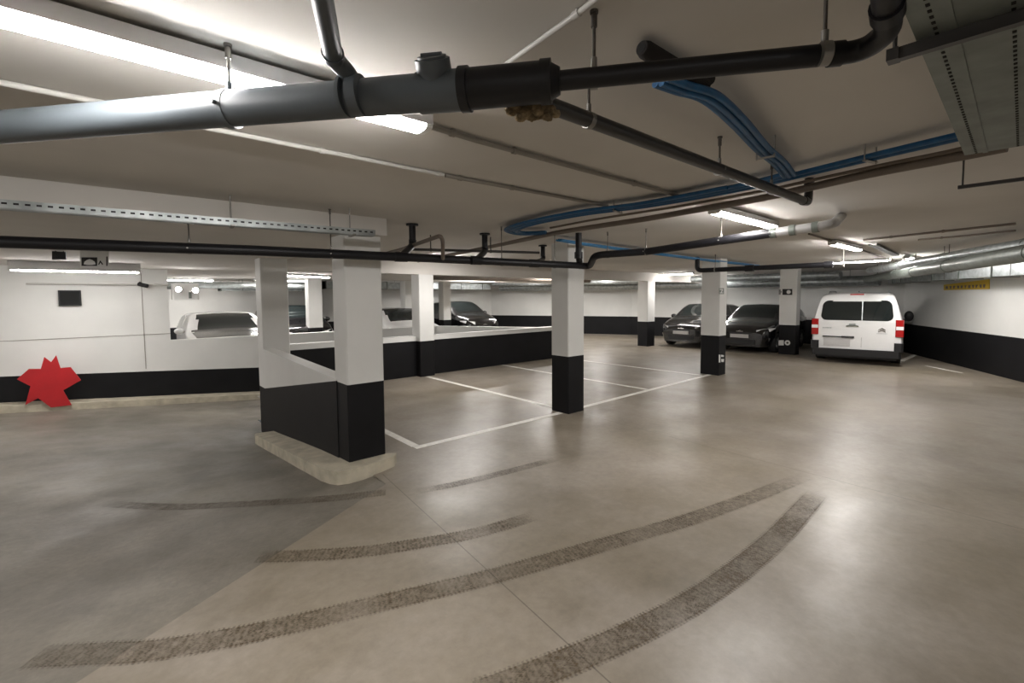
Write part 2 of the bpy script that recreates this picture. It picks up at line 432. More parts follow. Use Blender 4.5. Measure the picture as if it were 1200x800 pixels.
column(4.45, 14.6, 4.85, 14.95, 'small far white column seen between the two nearest left columns', band=.86, h=LOW)
column(9.85, 15.6, 10.2, 15.95, 'far column behind the long parapet, left of the bay corner column', band=.86)
column(7.55, 14.4, 7.9, 14.75, 'distant column behind the parapet beside a dark car', band=.86)
column(1.71, 7.9, 2.10, 8.25, 'white column at the far end of the sloping ramp wall', h=LOW, base=-.3, band=.36, foot=.3)

# ------------------------------------------------------------------ pipes
def add_hanger(parent, off, x, y, zt, zb, r, d=(1, 0), rod='rod', cl='clamp'):
    """threaded rod from the ceiling and a clamp ring round the pipe (axis d)"""
    m = MB(); m.tube([(x, y, zt), (x, y, zb+r*.9)], .005, 8); m.tube([(x, y, zt), (x, y, zt-.008)], .012, 10)
    m.tube([(x, y, zt-.045), (x, y, zt-.012)], .009, 8)
    h = m.build('hanger', rod, parent, off=off)
    m = MB(); dv = Vector((d[0], d[1], 0)).normalized()
    m.tube([Vector((x, y, zb))-dv*.011, Vector((x, y, zb))+dv*.011], r*1.1, 18)
    m.tube([(x, y, zb+r), (x, y, zb+r+.03)], .009, 8)
    px = Vector((-dv.y, dv.x, 0))
    for s in (-1, 1): m.tube([Vector((x, y, zb))+px*s*(r*1.05)-dv*.006, Vector((x, y, zb))+px*s*(r*1.32)-dv*.006], .007, 6)
    m.build('clamp', cl, h, off=off)
    return h

# the big near drain: grey left half, dark collar, thin dark continuation, elbow
Z1 = 2.35
pa, pb, pc = Vector(P(-40, 152, Z1)), Vector(P(66, 144, Z1)), Vector(P(545, 105, Z1))
pd, pe, pf = Vector(P(642, 96, Z1+.01)), Vector(P(1012, 60, 2.37)), Vector(P(1034, 42, 2.37))
dr = (pc-pb).normalized()
pa = pb-dr*1.2
e = empty('drain_pipe', tuple(pb), 'thick grey waste pipe in the foreground, narrowing to a thin dark pipe', 'pipe')
OFF = tuple(e.location)
m = MB(); m.tube([pa, pc], .053, 28); m.build('grey_tube', 'grey_pvc', e, off=OFF)
m = MB(); m.tube([pc-dr*.004, pd], .056, 28); m.tube([pc-dr*.012, pc+dr*.014], .062, 28); m.tube([pd-dr*.02, pd+dr*.01], .060, 28)
m.tube([pd+dr*.0, pd+dr*.035], [.055, .036], 28); m.build_each('coupling', 'dark_pvc', e, off=OFF)
d2 = (pe-pd).normalized()
k1 = Vector(P(1040, 18, 2.38)); k2 = Vector(P(1036, -35, 2.39))
m = MB(); m.tube([pd+d2*.01, pe, pf+(pf-pe)*.3, k1, k2], .027, 20, bend=.06); m.build('thin_tube', 'dark_pvc', e, off=OFF)
m = MB()
q0 = pe-d2*.05; m.tube([q0-d2*.03, q0], .0305, 20)
m.tube([k1+(k2-k1).normalized()*.0, k1+(k2-k1).normalized()*.045], .033, 20); m.build_each('elbow_socket', 'dark_pvc', e, off=OFF)
# inspection tee with cap, standing sideways-up off the pipe
tp = Vector(P(513, 108, Z1)); side = Vector((-dr.y, dr.x, 0));  side = side if side.dot(tp) < 0 else -side
ax = (side*.55+Vector((0, 0, .83))).normalized()
m = MB(); m.tube([tp-dr*.055, tp+dr*.075], .057, 28); m.tube([tp, tp+ax*.065], .044, 24); m.build('inspection_tee', 'grey_pvc', e, off=OFF)
m = MB(); m.tube([tp+ax*.055, tp+ax*.086], .050, 24); m.tube([tp+ax*.085, tp+ax*.093], .041, 24)
m.tube([tp+ax*.094-dr*.03, tp+ax*.094+dr*.03], .008, 8); m.build('screw_cap', 'grey_pvc', e, off=OFF)
# branch with S bend from the top left
b0 = Vector(P(418, 112, Z1)); b1 = Vector(P(410, 88, 2.40)); b2 = Vector(P(391, 68, 2.42)); b3 = Vector(P(366, -60, 2.43))
m = MB(); m.tube([b0, b1, b2, b3], .0255, 20, bend=.035); m.build('branch_tube', 'grey_pvc', e, off=OFF)
dd = (b3-b2).normalized(); m = MB(); m.tube([b2+dd*.005, b2+dd*.03], .030, 20); m.tube([b0-dr*.012+Vector((0, 0, 0)), b0+dr*.02], .0575, 28)
m.tube([b0-dr*.04, b0-dr*.03], .058, 28); m.build_each('branch_socket', 'grey_pvc', e, off=OFF)
h = Vector(P(270, 128, Z1)); add_hanger(e, OFF, h.x, h.y, HALL, h.z, .053, dr, 'clamp', 'grey_pvc')
h = Vector(P(696, 92, Z1+.015)); add_hanger(e, OFF, h.x, h.y, HALL, h.z, .027, d2)
h = Vector(P(966, 63, 2.365)); add_hanger(e, OFF, h.x, h.y, HALL, h.z, .027, d2)

# second drain: starts at the wool lump, runs away to the right
g0, g1 = Vector(P(630, 118, 2.385)), Vector(P(944, 236, 2.385))
dg = (g1-g0).normalized(); g2 = Vector(P(955, 236, 2.40))
e = empty('drain_pipe', tuple(g0), 'thin dark drain pipe crossing under the blue cables, with a short upturned elbow', 'pipe')
OFF = tuple(e.location)
m = MB(); m.tube([g0, g1, g1+dg*.045+Vector((0, 0, .0)), g1+dg*.06+Vector((0, 0, .09)), g1+dg*.06+Vector((0, 0, .165))], .027, 20, bend=.045); m.build('tube', 'dark_pipe', e, off=OFF)
m = MB(); m.tube([g1-dg*.05, g1-dg*.01], .031, 20); m.tube([g1+dg*.06+Vector((0, 0, .1)), g1+dg*.06+Vector((0, 0, .15))], .032, 20); m.build_each('elbow_socket', 'dark_pipe', e, off=OFF)
for x, y in ((690, 141), (843, 199), (904, 222)):
    h = Vector(P(x, y, 2.385)); add_hanger(e, OFF, h.x, h.y, HALL, h.z, .027, dg)
# mineral wool packing at the junction
wc = Vector(P(620, 126, 2.325)); m = MB()
for _ in range(60):
    a = random.uniform(0, 6.28); rr = random.uniform(0, .030)
    m.blob(wc+dr*random.uniform(-.045, .055)+Vector((math.cos(a)*rr, math.sin(a)*rr*.6, math.sin(a)*rr-.008)), (random.uniform(.012, .024), random.uniform(.012, .022), random.uniform(.010, .020)), 10, 7, jit=.16)
tag(m.build('mineral_wool_wrap', 'mineral_wool', off=tuple(wc)), 'ragged brown mineral wool packed under the pipe junction', 'insulation')

# long dark pipe crossing in front of the columns
Z4 = 2.15
L0, L1, L2, L3 = (Vector(P(x, y, Z4)) for x, y in ((66, 285.5), (300, 293.5), (480, 301.5), (686, 311.5)))
dl = (L1-L0).normalized(); Lm = L0-dl*3.5
e = empty('drain_pipe', tuple(L0), 'long black pipe running across in front of the columns at head height with three risers', 'pipe')
OFF = tuple(e.location)
end = Vector(P(694, 311, Z4)); up = Vector(P(694, 299, 2.27))
m = MB(); m.tube([Lm, L0, L1, L2, L3], .042, 20); m.build('tube', 'dark_pvc', e, off=OFF)
for x, y, tx, ty in ((470, 301, 483, 262), (558, 305, 568, 273), (626, 308.5, 636, 287)):
    a0 = Vector(P(x, y, Z4)); t0 = Vector(P(tx, ty, HALL)); t1 = Vector((t0.x, t0.y, HALL-.23))
    m = MB(); m.tube([a0, t1, t0], .036, 18, bend=.08); m.build('riser', 'dark_pvc', e, off=OFF)
    m = MB(); m.tube([t0-Vector((0, 0, .022)), t0-Vector((0, 0, .004))], .066, 20); m.tube([a0-dl*.06, a0+dl*.06], .048, 18); m.tube([t1+(t0-t1)*.05, t1+(t0-t1)*.25], .041, 18); m.build_each('collar', 'dark_pvc', e, off=OFF)
for x, y in ((222, 291), (388, 297.5), (588, 307), (650, 310)):
    h = Vector(P(x, y, Z4)); add_hanger(e, OFF, h.x, h.y, HALL if h.y < 4.39 else LOW, h.z, .042, dl)

# riser at the column and the pipe climbing to the right, silver elbow end
s = [Vector(P(*q)) for q in ((682, 311.5, 2.15), (691, 311.5, 2.15), (697, 299, 2.26), (760, 294.5, 2.28), (850, 281, 2.31), (905, 273, 2.33))]
e = empty('drain_pipe', tuple(s[1]), 'black pipe with a step bend climbing right to a silver grey elbow', 'pipe')
OFF = tuple(e.location)
m = MB(); m.tube(s, .043, 20, bend=.10); m.build('dark_tube', 'dark_pvc', e, off=OFF)
t = [Vector(P(*q)) for q in ((903, 273.3, 2.33), (966, 264.5, 2.35), (978, 261, 2.37), (986, 253, 2.55))]
m = MB(); m.tube(t, .043, 22, bend=.12); m.build('silver_tube', 'silver_pipe', e, off=OFF)
dt = (t[1]-t[0]).normalized()
m = MB()
for k, rr in ((0, .049), (.16, .049), (.34, .049)): m.tube([t[0]+dt*k, t[0]+dt*(k+.05)], rr, 22)
m.build_each('coupling', 'galv_dark', e, off=OFF)
for x, y, z in ((712, 298, 2.272), (757, 294.6, 2.28), (845, 281.7, 2.31)):
    h = Vector(P(x, y, z)); add_hanger(e, OFF, h.x, h.y, HALL, h.z, .043, dt)
m = MB(); vv = [Vector(P(680, 312, 2.15)), Vector(P(678, 300, 2.26)), Vector(P(681, 291, 2.40))]
m.tube([vv[0], vv[1], (vv[1].x, vv[1].y, 2.55)], .04, 16, bend=.05); m.tube([vv[1]-Vector((0, 0, .03)), vv[1]+Vector((0, 0, .05))], .052, 16)
m.build('vertical_riser', 'dark_pvc', e, off=OFF)

# pipe by the blue cables end, over the second and third columns
s = [Vector(P(*q)) for q in ((816, 300, 2.50), (817, 316, 2.25), (880, 313.5, 2.25), (930, 312.3, 2.25), (976, 309.5, 2.25))]
zf = [Vector(P(817, 317, 2.25)), Vector(P(976, 309.8, 2.25))]
e = empty('drain_pipe', tuple(zf[0]), 'black pipe running over the tops of the columns left of the van', 'pipe'); OFF = tuple(e.location)
m = MB(); m.tube([(zf[0].x, zf[0].y, 2.52), tuple(zf[0]), tuple(zf[1])], .045, 16, bend=.09); m.build('tube', 'dark_pvc', e, off=OFF)
dz = (zf[1]-zf[0]).normalized(); m = MB()
for k in (.9, ): m.tube([zf[0]+dz*k, zf[0]+dz*(k+.15)], .06, 16)
m.tube([zf[1]-dz*.12, zf[1]], .06, 16); m.build_each('socket', 'dark_pvc', e, off=OFF)
for k in (.35, 2.4):
    h = zf[0]+dz*k; add_hanger(e, OFF, h.x, h.y, HALL, h.z, .045, dz)

# thin dark pipework behind the risers
def pipe_thing(name, pts, r, m_, label, cat='pipe', bend=.1, clips=(), group=None, hz=None):
    pts = [Vector(p) for p in pts]
    e = empty(name, tuple(pts[0]), label, cat, group)
    mb = MB(); mb.tube(pts, r, 14, bend=bend); mb.build('tube', m_, e, off=tuple(e.location))
    if clips:
        for a in clips:
            mb = MB()
            n = min(int(a), len(pts)-2); p = pts[n].lerp(pts[n+1], a-n); d = (pts[n+1]-pts[n]).normalized()
            mb.tube([p-d*.012, p+d*.012], r*1.35, 12); zc = hz or HALL
            if zc-p.z > .005: mb.tube([p, (p.x, p.y, zc)], max(.004, r*.45), 8)
            mb.build('clip', m_, e, off=tuple(e.location))
    return e
pipe_thing('water_pipe', [P(440, 300, 2.3), P(468, 293, 2.30), P(516, 276, 2.33), P(519, 282, 2.3), P(519, 303, 2.15)], .02, 'brown_pipe', 'thin brown pipe hooking over and down between the black risers', bend=.06)
pipe_thing('water_pipe', [P(480, 292, 2.36), P(560, 294, 2.36), P(632, 296, 2.36)], .017, 'dark_pipe', 'thin dark pipe behind the black risers, just above the long black pipe', clips=(.3, 1.2))
# ceiling conduits
def cpts(z, *q): return [P(x, y, z) for x, y in q]
pipe_thing('conduit', [(-1.6, 2.50, 2.535)]+[P(112, 119, 2.535), P(245, 150.5, 2.535), P(520, 205, 2.535)], .012, 'conduit_white', 'thin white conduit crossing the ceiling behind the thick grey pipe', clips=(.5, 1.6, 2.4, 2.97), bend=0)
pipe_thing('conduit', cpts(2.535, (522, 205.5), (600, 220), (712, 241)), .013, 'conduit_painted', 'drab painted ceiling conduit continuing from the end of the white conduit towards the blue cables', clips=(.2, 1.0), bend=0)
pipe_thing('conduit', cpts(2.535, (20, -4), (66, 11), (355, 101), (500, 147)), .012, 'brown_pipe', 'dark ceiling conduit running beside the large bright lamp', clips=(.9, 1.9), bend=0)
pipe_thing('conduit', cpts(2.53, (497, 146), (560, 165), (640, 187), (794, 229)), .013, 'conduit_painted', 'drab ceiling conduit beyond the end of the large bright lamp', clips=(.5, 1.5, 2.6), bend=0)
pipe_thing('conduit', cpts(2.535, (578, 86), (678, 15), (735, -30)), .0085, 'conduit_white', 'thin white conduit slanting up the ceiling at top centre', clips=(.98,), bend=0)
pipe_thing('conduit', cpts(2.53, (948, 274), (1000, 290), (1050, 306)), .013, 'brown_pipe', 'dark conduit on the ceiling beside the small lamp above the van', clips=(.4, 1.3), bend=0)
pipe_thing('conduit', cpts(2.53, (1012, 281), (1133, 268), (1190, 262)), .014, 'brown_pipe', 'upper of two thin brown conduits on the ceiling above the van, right edge', clips=(.3, .8), bend=0)
pipe_thing('conduit', cpts(2.53, (1076, 281), (1133, 276), (1190, 270)), .012, 'brown_pipe', 'lower shorter brown conduit on the ceiling above the van, right edge', clips=(.5,), bend=0)
# painted pipes alongside the blue bundle
pipe_thing('water_pipe', cpts(2.47, (1180, 172), (1125, 183), (1020, 203), (900, 231), (760, 256), (660, 271), (580, 288), (490, 306)), .026, 'brown_pipe', 'thick brown painted pipe running beside the blue cables', bend=.2)
pipe_thing('water_pipe', cpts(2.50, (1180, 160), (1125, 175), (1020, 196), (900, 222.5), (800, 241), (700, 256.5), (645, 267)), .011, 'brown_pipe', 'thin brown pipe squeezed between the blue cables and the thick brown pipe', bend=.2)

# ------------------------------------------------------------------ blue cables
main = [(1128, 158.5), (1020, 184), (925, 207), (860, 222), (760, 240), (690, 249), (640, 258), (612, 265), (603, 270), (614, 273), (640, 272)]
def smooth(pts, k=6):
    pts = [Vector(p) for p in pts]; out = []
    for i in range(len(pts)-1):
        p0, p1, p2, p3 = pts[max(i-1, 0)], pts[i], pts[i+1], pts[min(i+2, len(pts)-1)]
        for j in range(k):
            t = j/k; out.append(.5*((2*p1)+(-p0+p2)*t+(2*p0-5*p1+4*p2-p3)*t*t+(-p0+3*p1-3*p2+p3)*t**3))
    out.append(pts[-1]); return out
def cable(pts, r, mt, label, group):
    pts = smooth(pts); mb = MB(); mb.tube(pts, r, 10)
    return tag(mb.build('blue_cable', mt, off=tuple(pts[0])), label, 'cable', group)
def side_offset(pts, lat, dz):
    pts = [Vector(p) for p in pts]; out = []
    for i, p in enumerate(pts):
        d = (pts[min(i+1, len(pts)-1)]-pts[max(i-1, 0)]); n = Vector((-d.y, d.x, 0)).normalized()
        out.append(p+n*(lat if not callable(lat) else lat(i))+Vector((0, 0, dz)))
    return out
base = cpts(2.49, *main)
for k, (lat, dz, i0) in enumerate(((-.044, .0, 2), (-.016, -.006, 0), (.014, .004, 0), (.044, -.004, 0), (.074, .004, 2), (.104, .0, 3))):
    w = 1.0
    cable(side_offset(base[i0:], lat, dz), .0145, 'blue_cable', 'blue cable of the main bundle sweeping across the ceiling to the loop', 'blue cables of the main ceiling bundle')
br = cpts(2.47, (775, 95), (800, 104), (833, 115), (865, 143), (893, 174), (912, 190), (925, 206))
for k, (lat, dz) in enumerate(((-.027, 0), (.0, -.004), (.027, .002))):
    cable(side_offset(br, lat, dz), .0135, 'blue_cable', 'blue cable coming out of the black foam sleeve and joining the main bundle', 'blue cables leaving the foam sleeve')
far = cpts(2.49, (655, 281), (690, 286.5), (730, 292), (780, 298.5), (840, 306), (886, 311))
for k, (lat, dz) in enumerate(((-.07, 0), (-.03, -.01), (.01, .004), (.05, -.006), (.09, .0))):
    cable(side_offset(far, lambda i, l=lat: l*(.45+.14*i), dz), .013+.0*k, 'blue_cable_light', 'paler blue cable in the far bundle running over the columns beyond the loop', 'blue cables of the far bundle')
def strap(x, y, z, d, w, label):
    c = Vector(P(x, y, z)); dv = Vector(d).normalized(); n = Vector((-dv.y, dv.x, 0)); mb = MB()
    mb.slab([c-n*w-dv*.012+Vector((0, 0, -.022)), c+n*w-dv*.012+Vector((0, 0, -.022)), c+n*w+dv*.012+Vector((0, 0, -.022)), c-n*w+dv*.012+Vector((0, 0, -.022))], (0, 0, -1), .004)
    for s_ in (-1, 1): mb.tube([c+n*w*s_+Vector((0, 0, -.03)), (c.x+n.x*w*s_, c.y+n.y*w*s_, HALL)], .004, 8)
    tag(mb.build('cable_clip', 'clamp', off=tuple(c)), label, 'cable clip')
dm = Vector(P(925, 207, 2.49))-Vector(P(1020, 184, 2.49))
strap(1020, 184, 2.49, dm, .055, 'metal strap holding the blue cables near their right end')
strap(724, 245, 2.49, Vector(P(690, 249, 2.49))-Vector(P(760, 240, 2.49)), .085, 'metal strap across the middle of the main blue cable bundle')
db = br and (Vector(br[4])-Vector(br[3]))
strap(897, 179, 2.47, db, .04, 'dark strap around the short blue branch before it meets the main bundle')
# foam sleeve
f0, f1 = Vector(P(752, 56, 2.515)), Vector(P(826, 100, 2.505)); df = (f1-f0).normalized(); mb = MB()
mb.tube([f0, f0+df*.02, f1-df*.02, f1], [.021, .027, .028, .024], 18, caps=True)
f2 = Vector(P(832, 92, 2.53)); mb.tube([f1-df*.05, f2], [.026, .022], 16)
e = empty('foam_sleeve', tuple(f0), 'short black foam sleeve on the ceiling where the blue branch cables come out', 'sleeve')
mb.build('sleeve', 'rubber_foam', e, off=tuple(e.location))
mb = MB(); mb.tube([f0-df*.0015, f0+df*.006], .014, 16); mb.build('open_end', 'hole', e, off=tuple(e.location))

# ------------------------------------------------------------------ perforated cable trays
def tray(name, a, b_, w, h, label, hole_rows, pitch, matn='galvanised', size=.008):
    """ladder/perforated tray from a to b_, width w to the right of travel, underside at a.z"""
    a, b_ = Vector(a), Vector(b_); d = (b_-a); L = d.length; d.normalize(); n = Vector((d.y, -d.x, 0)); up = Vector((0, 0, 1))
    e = empty(name, tuple(a), label, 'cable tray'); OFF = tuple(e.location)
    mb = MB()
    mb.slab([a, b_, b_+n*w, a+n*w], up, .002)
    # lengthwise ribs
    for q in (.16, .5, .84):
        c = a+n*w*q; mb.slab([c-n*.008, c-n*.008+d*L, c+n*.008+d*L, c+n*.008], up*-1, .004)
    k = 0; x = pitch/2
    while x < L:
        for q in hole_rows:
            c = a+d*x+n*w*q
            s1, s2 = size, size*.55
            mb.slab([c-d*s1-n*s2, c+d*s1-n*s2, c+d*s1+n*s2, c-d*s1+n*s2], -up, .0015, 1, t0=-.001)
        x += pitch
    mb.build('perforated_base', [matn, 'hole'], e, off=OFF)
    for s_ in (0, 1):
        mb = MB(); c = a+n*w*s_
        mb.slab([c, c+d*L, c+d*L+up*h, c+up*h], n*(1 if s_ else -1), .002)
        x = pitch/2
        while x < L:
            q = c+d*x+up*h*.55; nn = n*(1 if s_ else -1)
            mb.slab([q-d*size-up*size*.5, q+d*size-up*size*.5, q+d*size+up*size*.5, q-d*size+up*size*.5], nn, .0035, 1, t0=.0005)
            x += pitch
        mb.build('side_rail', [matn, 'hole'], e, off=OFF)
    return e, d, n
ta = Vector(P(1052, -8, 2.40)); tb = Vector(P(1131, 182, 2.40)); dd = (tb-ta).normalized(); ta = ta-dd*.9
e, d, n = tray('cable_tray', ta, tb, .42, .05, 'wide grey perforated cable tray along the ceiling in the top right corner', (.09, .40, .62), .034, 'galv_dark', .007)
OFF = tuple(e.location)
c = Vector(P(1066, 53, 2.395)); mb = MB(); mb.slab([c-d*.012-n*.02, c+d*.012-n*.02, c+d*.012+n*.44, c-d*.012+n*.44], (0, 0, -1), .03)
mb.slab([c-d*.018-n*.045, c+d*.018-n*.045, c+d*.018-n*.02, c-d*.018-n*.02], (0, 0, -1), .03)
for q in (-.03, .43): mb.tube([c+n*q, (c+n*q).to_tuple()[:2]+(HALL,)], .005, 8)
mb.build('support_bracket', 'dark_pipe', e, off=OFF)
mb = MB(); c = Vector(P(1128, 217, 2.40)); mb.slab([c-d*.01-n*.02, c+d*.01-n*.02, c+d*.01+n*.3, c-d*.01+n*.3], (0, 0, -1), .02); mb.tube([c, (c.x, c.y, HALL)], .005, 8)
tag(mb.build('wall_bracket', 'dark_pipe', off=tuple(c)), 'small dark ceiling bracket just below the wide cable tray end', 'bracket')

ta, tb = Vector(P(66, 248, 2.31)), Vector(P(440, 276, 2.31)); dd = (tb-ta).normalized()
nn_ = Vector((dd.y, -dd.x, 0)); e, d, n = tray('cable_tray', ta-dd*2.2-nn_*.1, tb-nn_*.1, .10, .05, 'galvanised perforated cable tray ending at the near column', (.2, .8), .05, 'galvanised', .012)
OFF = tuple(e.location)
for x, y in ((273, 263), (415, 274)):
    c = Vector(P(x, y, 2.31))-n*.1; mb = MB(); mb.slab([c-d*.012-n*.02, c+d*.012-n*.02, c+d*.012+n*.12, c-d*.012+n*.12], (0, 0, -1), .014); mb.tube([c-n*.012, (c-n*.012).to_tuple()[:2]+(HALL,)], .006, 8)
    mb.build('bracket', 'clamp', e, off=OFF)
e, d, n = tray('cable_tray', P(1018, 288, 2.5), P(1046, 300, 2.5), .10, .03, 'short narrow tray ladder on the ceiling right of the small lamp above the van', (.5,), .12, 'galvanised', .03)

# ------------------------------------------------------------------ fluorescent battens
def batten(a, b_, w, label, group, z=None, body=.05):
    a, b_ = Vector(a), Vector(b_); d = b_-a; L = d.length; d.normalize(); n = Vector((d.y, -d.x, 0)); up = Vector((0, 0, 1))
    e = empty('ceiling_lamp', tuple((a+b_)/2), label, 'lamp', group); OFF = tuple(e.location)
    mb = MB(); q = [a-n*w*.56, b_-n*w*.56, b_+n*w*.56, a+n*w*.56]; mb.slab([p+up*.024 for p in q], up, body); mb.build('housing', 'lamp_body', e, off=OFF)
    mb = MB()  # curved diffuser
    seg = 8; ring = []
    for k in range(seg+1):
        t = math.pi*k/seg; ring.append((-math.cos(t)*w*.5, .024-math.sin(t)**.5*.020))
    a2, b2 = a+d*.03, b_-d*.03
    vs = [a2+n*x+up*z for x, z in ring]+[b2+n*x+up*z for x, z in ring]; m_ = seg+1
    fs = [(k, k+1, m_+k+1, m_+k) for k in range(seg)]+[(m_-1, 0, m_, 2*m_-1)]
    mb.add(vs, fs); mb.build('diffuser', 'lamp_glow', e, off=OFF)
    for p0, p1 in ((a, a2), (b2, b_)):
        mb = MB(); vs = [p0+n*x*1.04+up*(z*1.04) for x, z in ring]+[p1+n*x*1.04+up*(z*1.04) for x, z in ring]
        mb.add(vs, fs+[tuple(range(m_)), tuple(range(2*m_-1, m_-1, -1))]); mb.build('end_cap', 'plastic_white', e, off=OFF)
    return e
ZL = 2.46; G = 'fluorescent battens on the hall ceiling'
a = Vector(P(500, 157.5, ZL)); dl_ = (a-Vector(P(66, 46, ZL))).normalized()
batten(a-dl_*1.5, a, .10, 'large bright ceiling lamp passing behind the thick grey pipe at top left', G)
batten(P(836, 251, ZL), P(906, 268.5, ZL), .10, 'ceiling lamp beside the pipe with the silver elbow', G)
batten(P(975, 287.5, ZL), P(1006, 294.5, ZL), .10, 'short-looking ceiling lamp above the van, end of the near row', G)
p0 = Vector(P(975, 309.5, 2.44)); p1 = Vector(P(1043, 306, 2.44)); batten(p0, p1, .1, 'bright ceiling lamp directly above the van roof, level with the black pipe end', G)
batten(P(768, 323.5, 2.47), P(813, 321, 2.47), .1, 'ceiling lamp just left of the column in front of the black cars', G)
batten(P(516, 328.5, 2.46), P(556, 328.5, 2.46), .1, 'ceiling lamp seen above the long parapet near its middle column', G)
batten(P(634, 319.5, 2.48), P(646, 317.5, 2.48), .1, 'end-on ceiling lamp left of the bay corner column', G)
batten(P(10, 317.5, 2.21), P(165, 320.5, 2.21), .075, 'long bright lamp high on the far left above the ramp wall', G, body=.14)
batten(P(327, 323.5, 2.30), P(386, 326, 2.30), .09, 'ceiling lamp between the two nearest left columns', G, body=.05)
batten((4.4, 7.6, 2.46), (5.9, 7.6, 2.46), .1, 'ceiling lamp over the white-lined bays, hidden behind the long black pipe', G)
batten(P(862, 326.5, 2.46), P(899, 325.5, 2.46), .1, 'small distant ceiling lamp above the black cars, between the two right columns', G)
# lamps added to light the hall: outside the view, and in the far part
for (x, y, far_) in ((12.2, 1.9, 0), (-4.0, 1.9, 0), (-2.5, -3.0, 0), (-3.5, 6.4, 0), (6.2, -6, 0), (-6, 10.5, 0), (-6, -4, 0),
                     (13.0, 15, 1), (14.4, 12.2, 1), (-1.2, 14.2, 1), (3.2, 15.6, 1), (9.0, 13.0, 1), (0.8, 16.6, 1), (16.3, 8.3, 1), (10.5, 10.8, 1)):
    zz = 2.46 if not (x < 5.5 and y > 4.4) else 2.29
    if far_: batten((x, y, zz), (x+1.5, y, zz), .10, 'ceiling lamp added to brighten the far part of the hall, beyond the ramp and parapets', 'lamps added to brighten the far part of the hall')
    else: batten((x, y, zz), (x+1.5, y, zz), .10, 'fluorescent ceiling lamp added outside the view to light the hall', 'added lamps outside the view')

# ------------------------------------------------------------------ bay lines and tyre marks on the floor
def line_mark(pts, w, label, group='white parking bay lines'):
    pts = [Vector(p) for p in pts]; L = []; R = []
    for i, p in enumerate(pts):
        d = (pts[min(i+1, len(pts)-1)]-pts[max(i-1, 0)]); d.z = 0; n = Vector((-d.y, d.x, 0)).normalized()*w/2
        L.append(p+n); R.append(p-n)
    mb = MB()
    t = .0018
    vs = [(q.x, q.y, q.z+.0002) for q in L+R]+[(q.x, q.y, q.z+t) for q in L+R]; n = len(pts)
    fs = []
    for i in range(n-1):
        fs.append((2*n+n+i, 2*n+n+i+1, 2*n+i+1, 2*n+i))
        fs.append((i, 2*n+i, 2*n+i+1, i+1)); fs.append((n+i, n+i+1, 3*n+i+1, 3*n+i))
    mb.add(vs, fs)
    return tag(mb.build('bay_line', 'mark_white', off=tuple(pts[0])), label, 'floor marking', group)
W = .095
line_mark([(2.58, 4.76, 0), (5.04, 4.74, 0)], W, 'white floor line from the near corner to the bay corner column')
line_mark([(5.42, 4.75, 0), (9.93, 4.83, 0)], W, 'white floor line between the bay corner column and the next column to its right')
line_mark([(2.62, 4.812, 0), (2.63, 9.13, 0)], W, 'white floor line running from the near corner along the ramp wall column')
line_mark([(5.21, 4.96, 0), (5.19, 8.95, 0)], W, 'white bay divider ending at the left of the bay corner column')
line_mark([(7.50, 4.85, 0), (7.52, 9.13, 0)], W, 'white bay divider passing behind the bay corner column')
line_mark([(9.72, 4.90, 0), (9.62, 9.13, 0)], W, 'white bay divider reaching the column in front of the black cars')
line_mark([P(1056, 423, 0), P(1078, 413, 0)], .12, 'short white floor line beside the van at the right wall')
line_mark([P(1128, 437, 0), P(1085, 428.5, 0)], .06, 'faint white floor line along the right wall')

def tyre_mark(px, w, label, fade=(.0, 1, .0)):
    pts = smooth([FP(x, y, 0) for x, y in px], 10)
    # resample finely so that the strip follows the floor
    pts = [Vector((p.x, p.y, floorz(p.x, p.y)+.0035)) for p in pts]
    n = len(pts); vs = []; uv = []; fd = []; dist = 0; tot = sum((pts[i+1]-pts[i]).length for i in range(n-1))
    for i, p in enumerate(pts):
        d = (pts[min(i+1, n-1)]-pts[max(i-1, 0)]); d.z = 0; nn = Vector((-d.y, d.x, 0)).normalized()*w/2
        if i: dist += (p-pts[i-1]).length
        t = dist/tot; f = fade[0]+(fade[1]-fade[0])*min(1, t/.15) if t < .5 else fade[2]+(fade[1]-fade[2])*min(1, (1-t)/.15)
        for k in range(5):
            s_ = -1+k*.5; q = p+nn*s_; q.z = floorz(q.x, q.y)+.0035 if abs(floorz(q.x, q.y)-p.z) < .05 else p.z
            vs.append(q); uv.append((dist, s_)); fd.append(f)
    fs = [(i*5+k, (i+1)*5+k, (i+1)*5+k+1, i*5+k+1) for i in range(n-1) for k in range(4)]
    mb = MB(); mb.add(vs, fs, 0, True); o = mb.build('tyre_mark', 'tyre_dirt', off=tuple(pts[0]))
    me = o.data; ul = me.uv_layers.new(name='UVMap')
    for lp in me.loops: ul.data[lp.index].uv = uv[lp.vertex_index]
    at = me.attributes.new('fade', 'FLOAT', 'POINT')
    for i, f in enumerate(fd): at.data[i].value = f
    # make sure the normal looks up
    if me.polygons[0].normal.z < 0: me.flip_normals()
    return tag(o, label, 'tyre mark', 'brown tyre marks on the floor')
tyre_mark([(40, 770), (110, 766), (180, 762), (300, 741), (450, 706), (585, 673), (700, 640), (800, 611), (880, 583), (948, 556)], .175, 'long brown tyre mark sweeping from bottom left up to the middle right', (.7, 1, .0))
tyre_mark([(560, 815), (640, 785), (720, 752), (800, 712), (860, 672), (910, 630), (938, 600), (960, 576)], .185, 'wide dark tyre mark curving up from the bottom centre, nearest the camera', (1, 1.25, .0))
tyre_mark([(303, 653), (360, 651), (430, 646), (490, 637), (560, 624), (632, 603)], .16, 'short brown tyre mark left of the middle of the floor', (.6, 1, .0))
tyre_mark([(120, 590), (200, 594), (280, 591), (345, 587), (400, 583), (452, 577)], .15, 'faint tyre mark on the grey ramp concrete below the kerb', (.0, .9, .8))
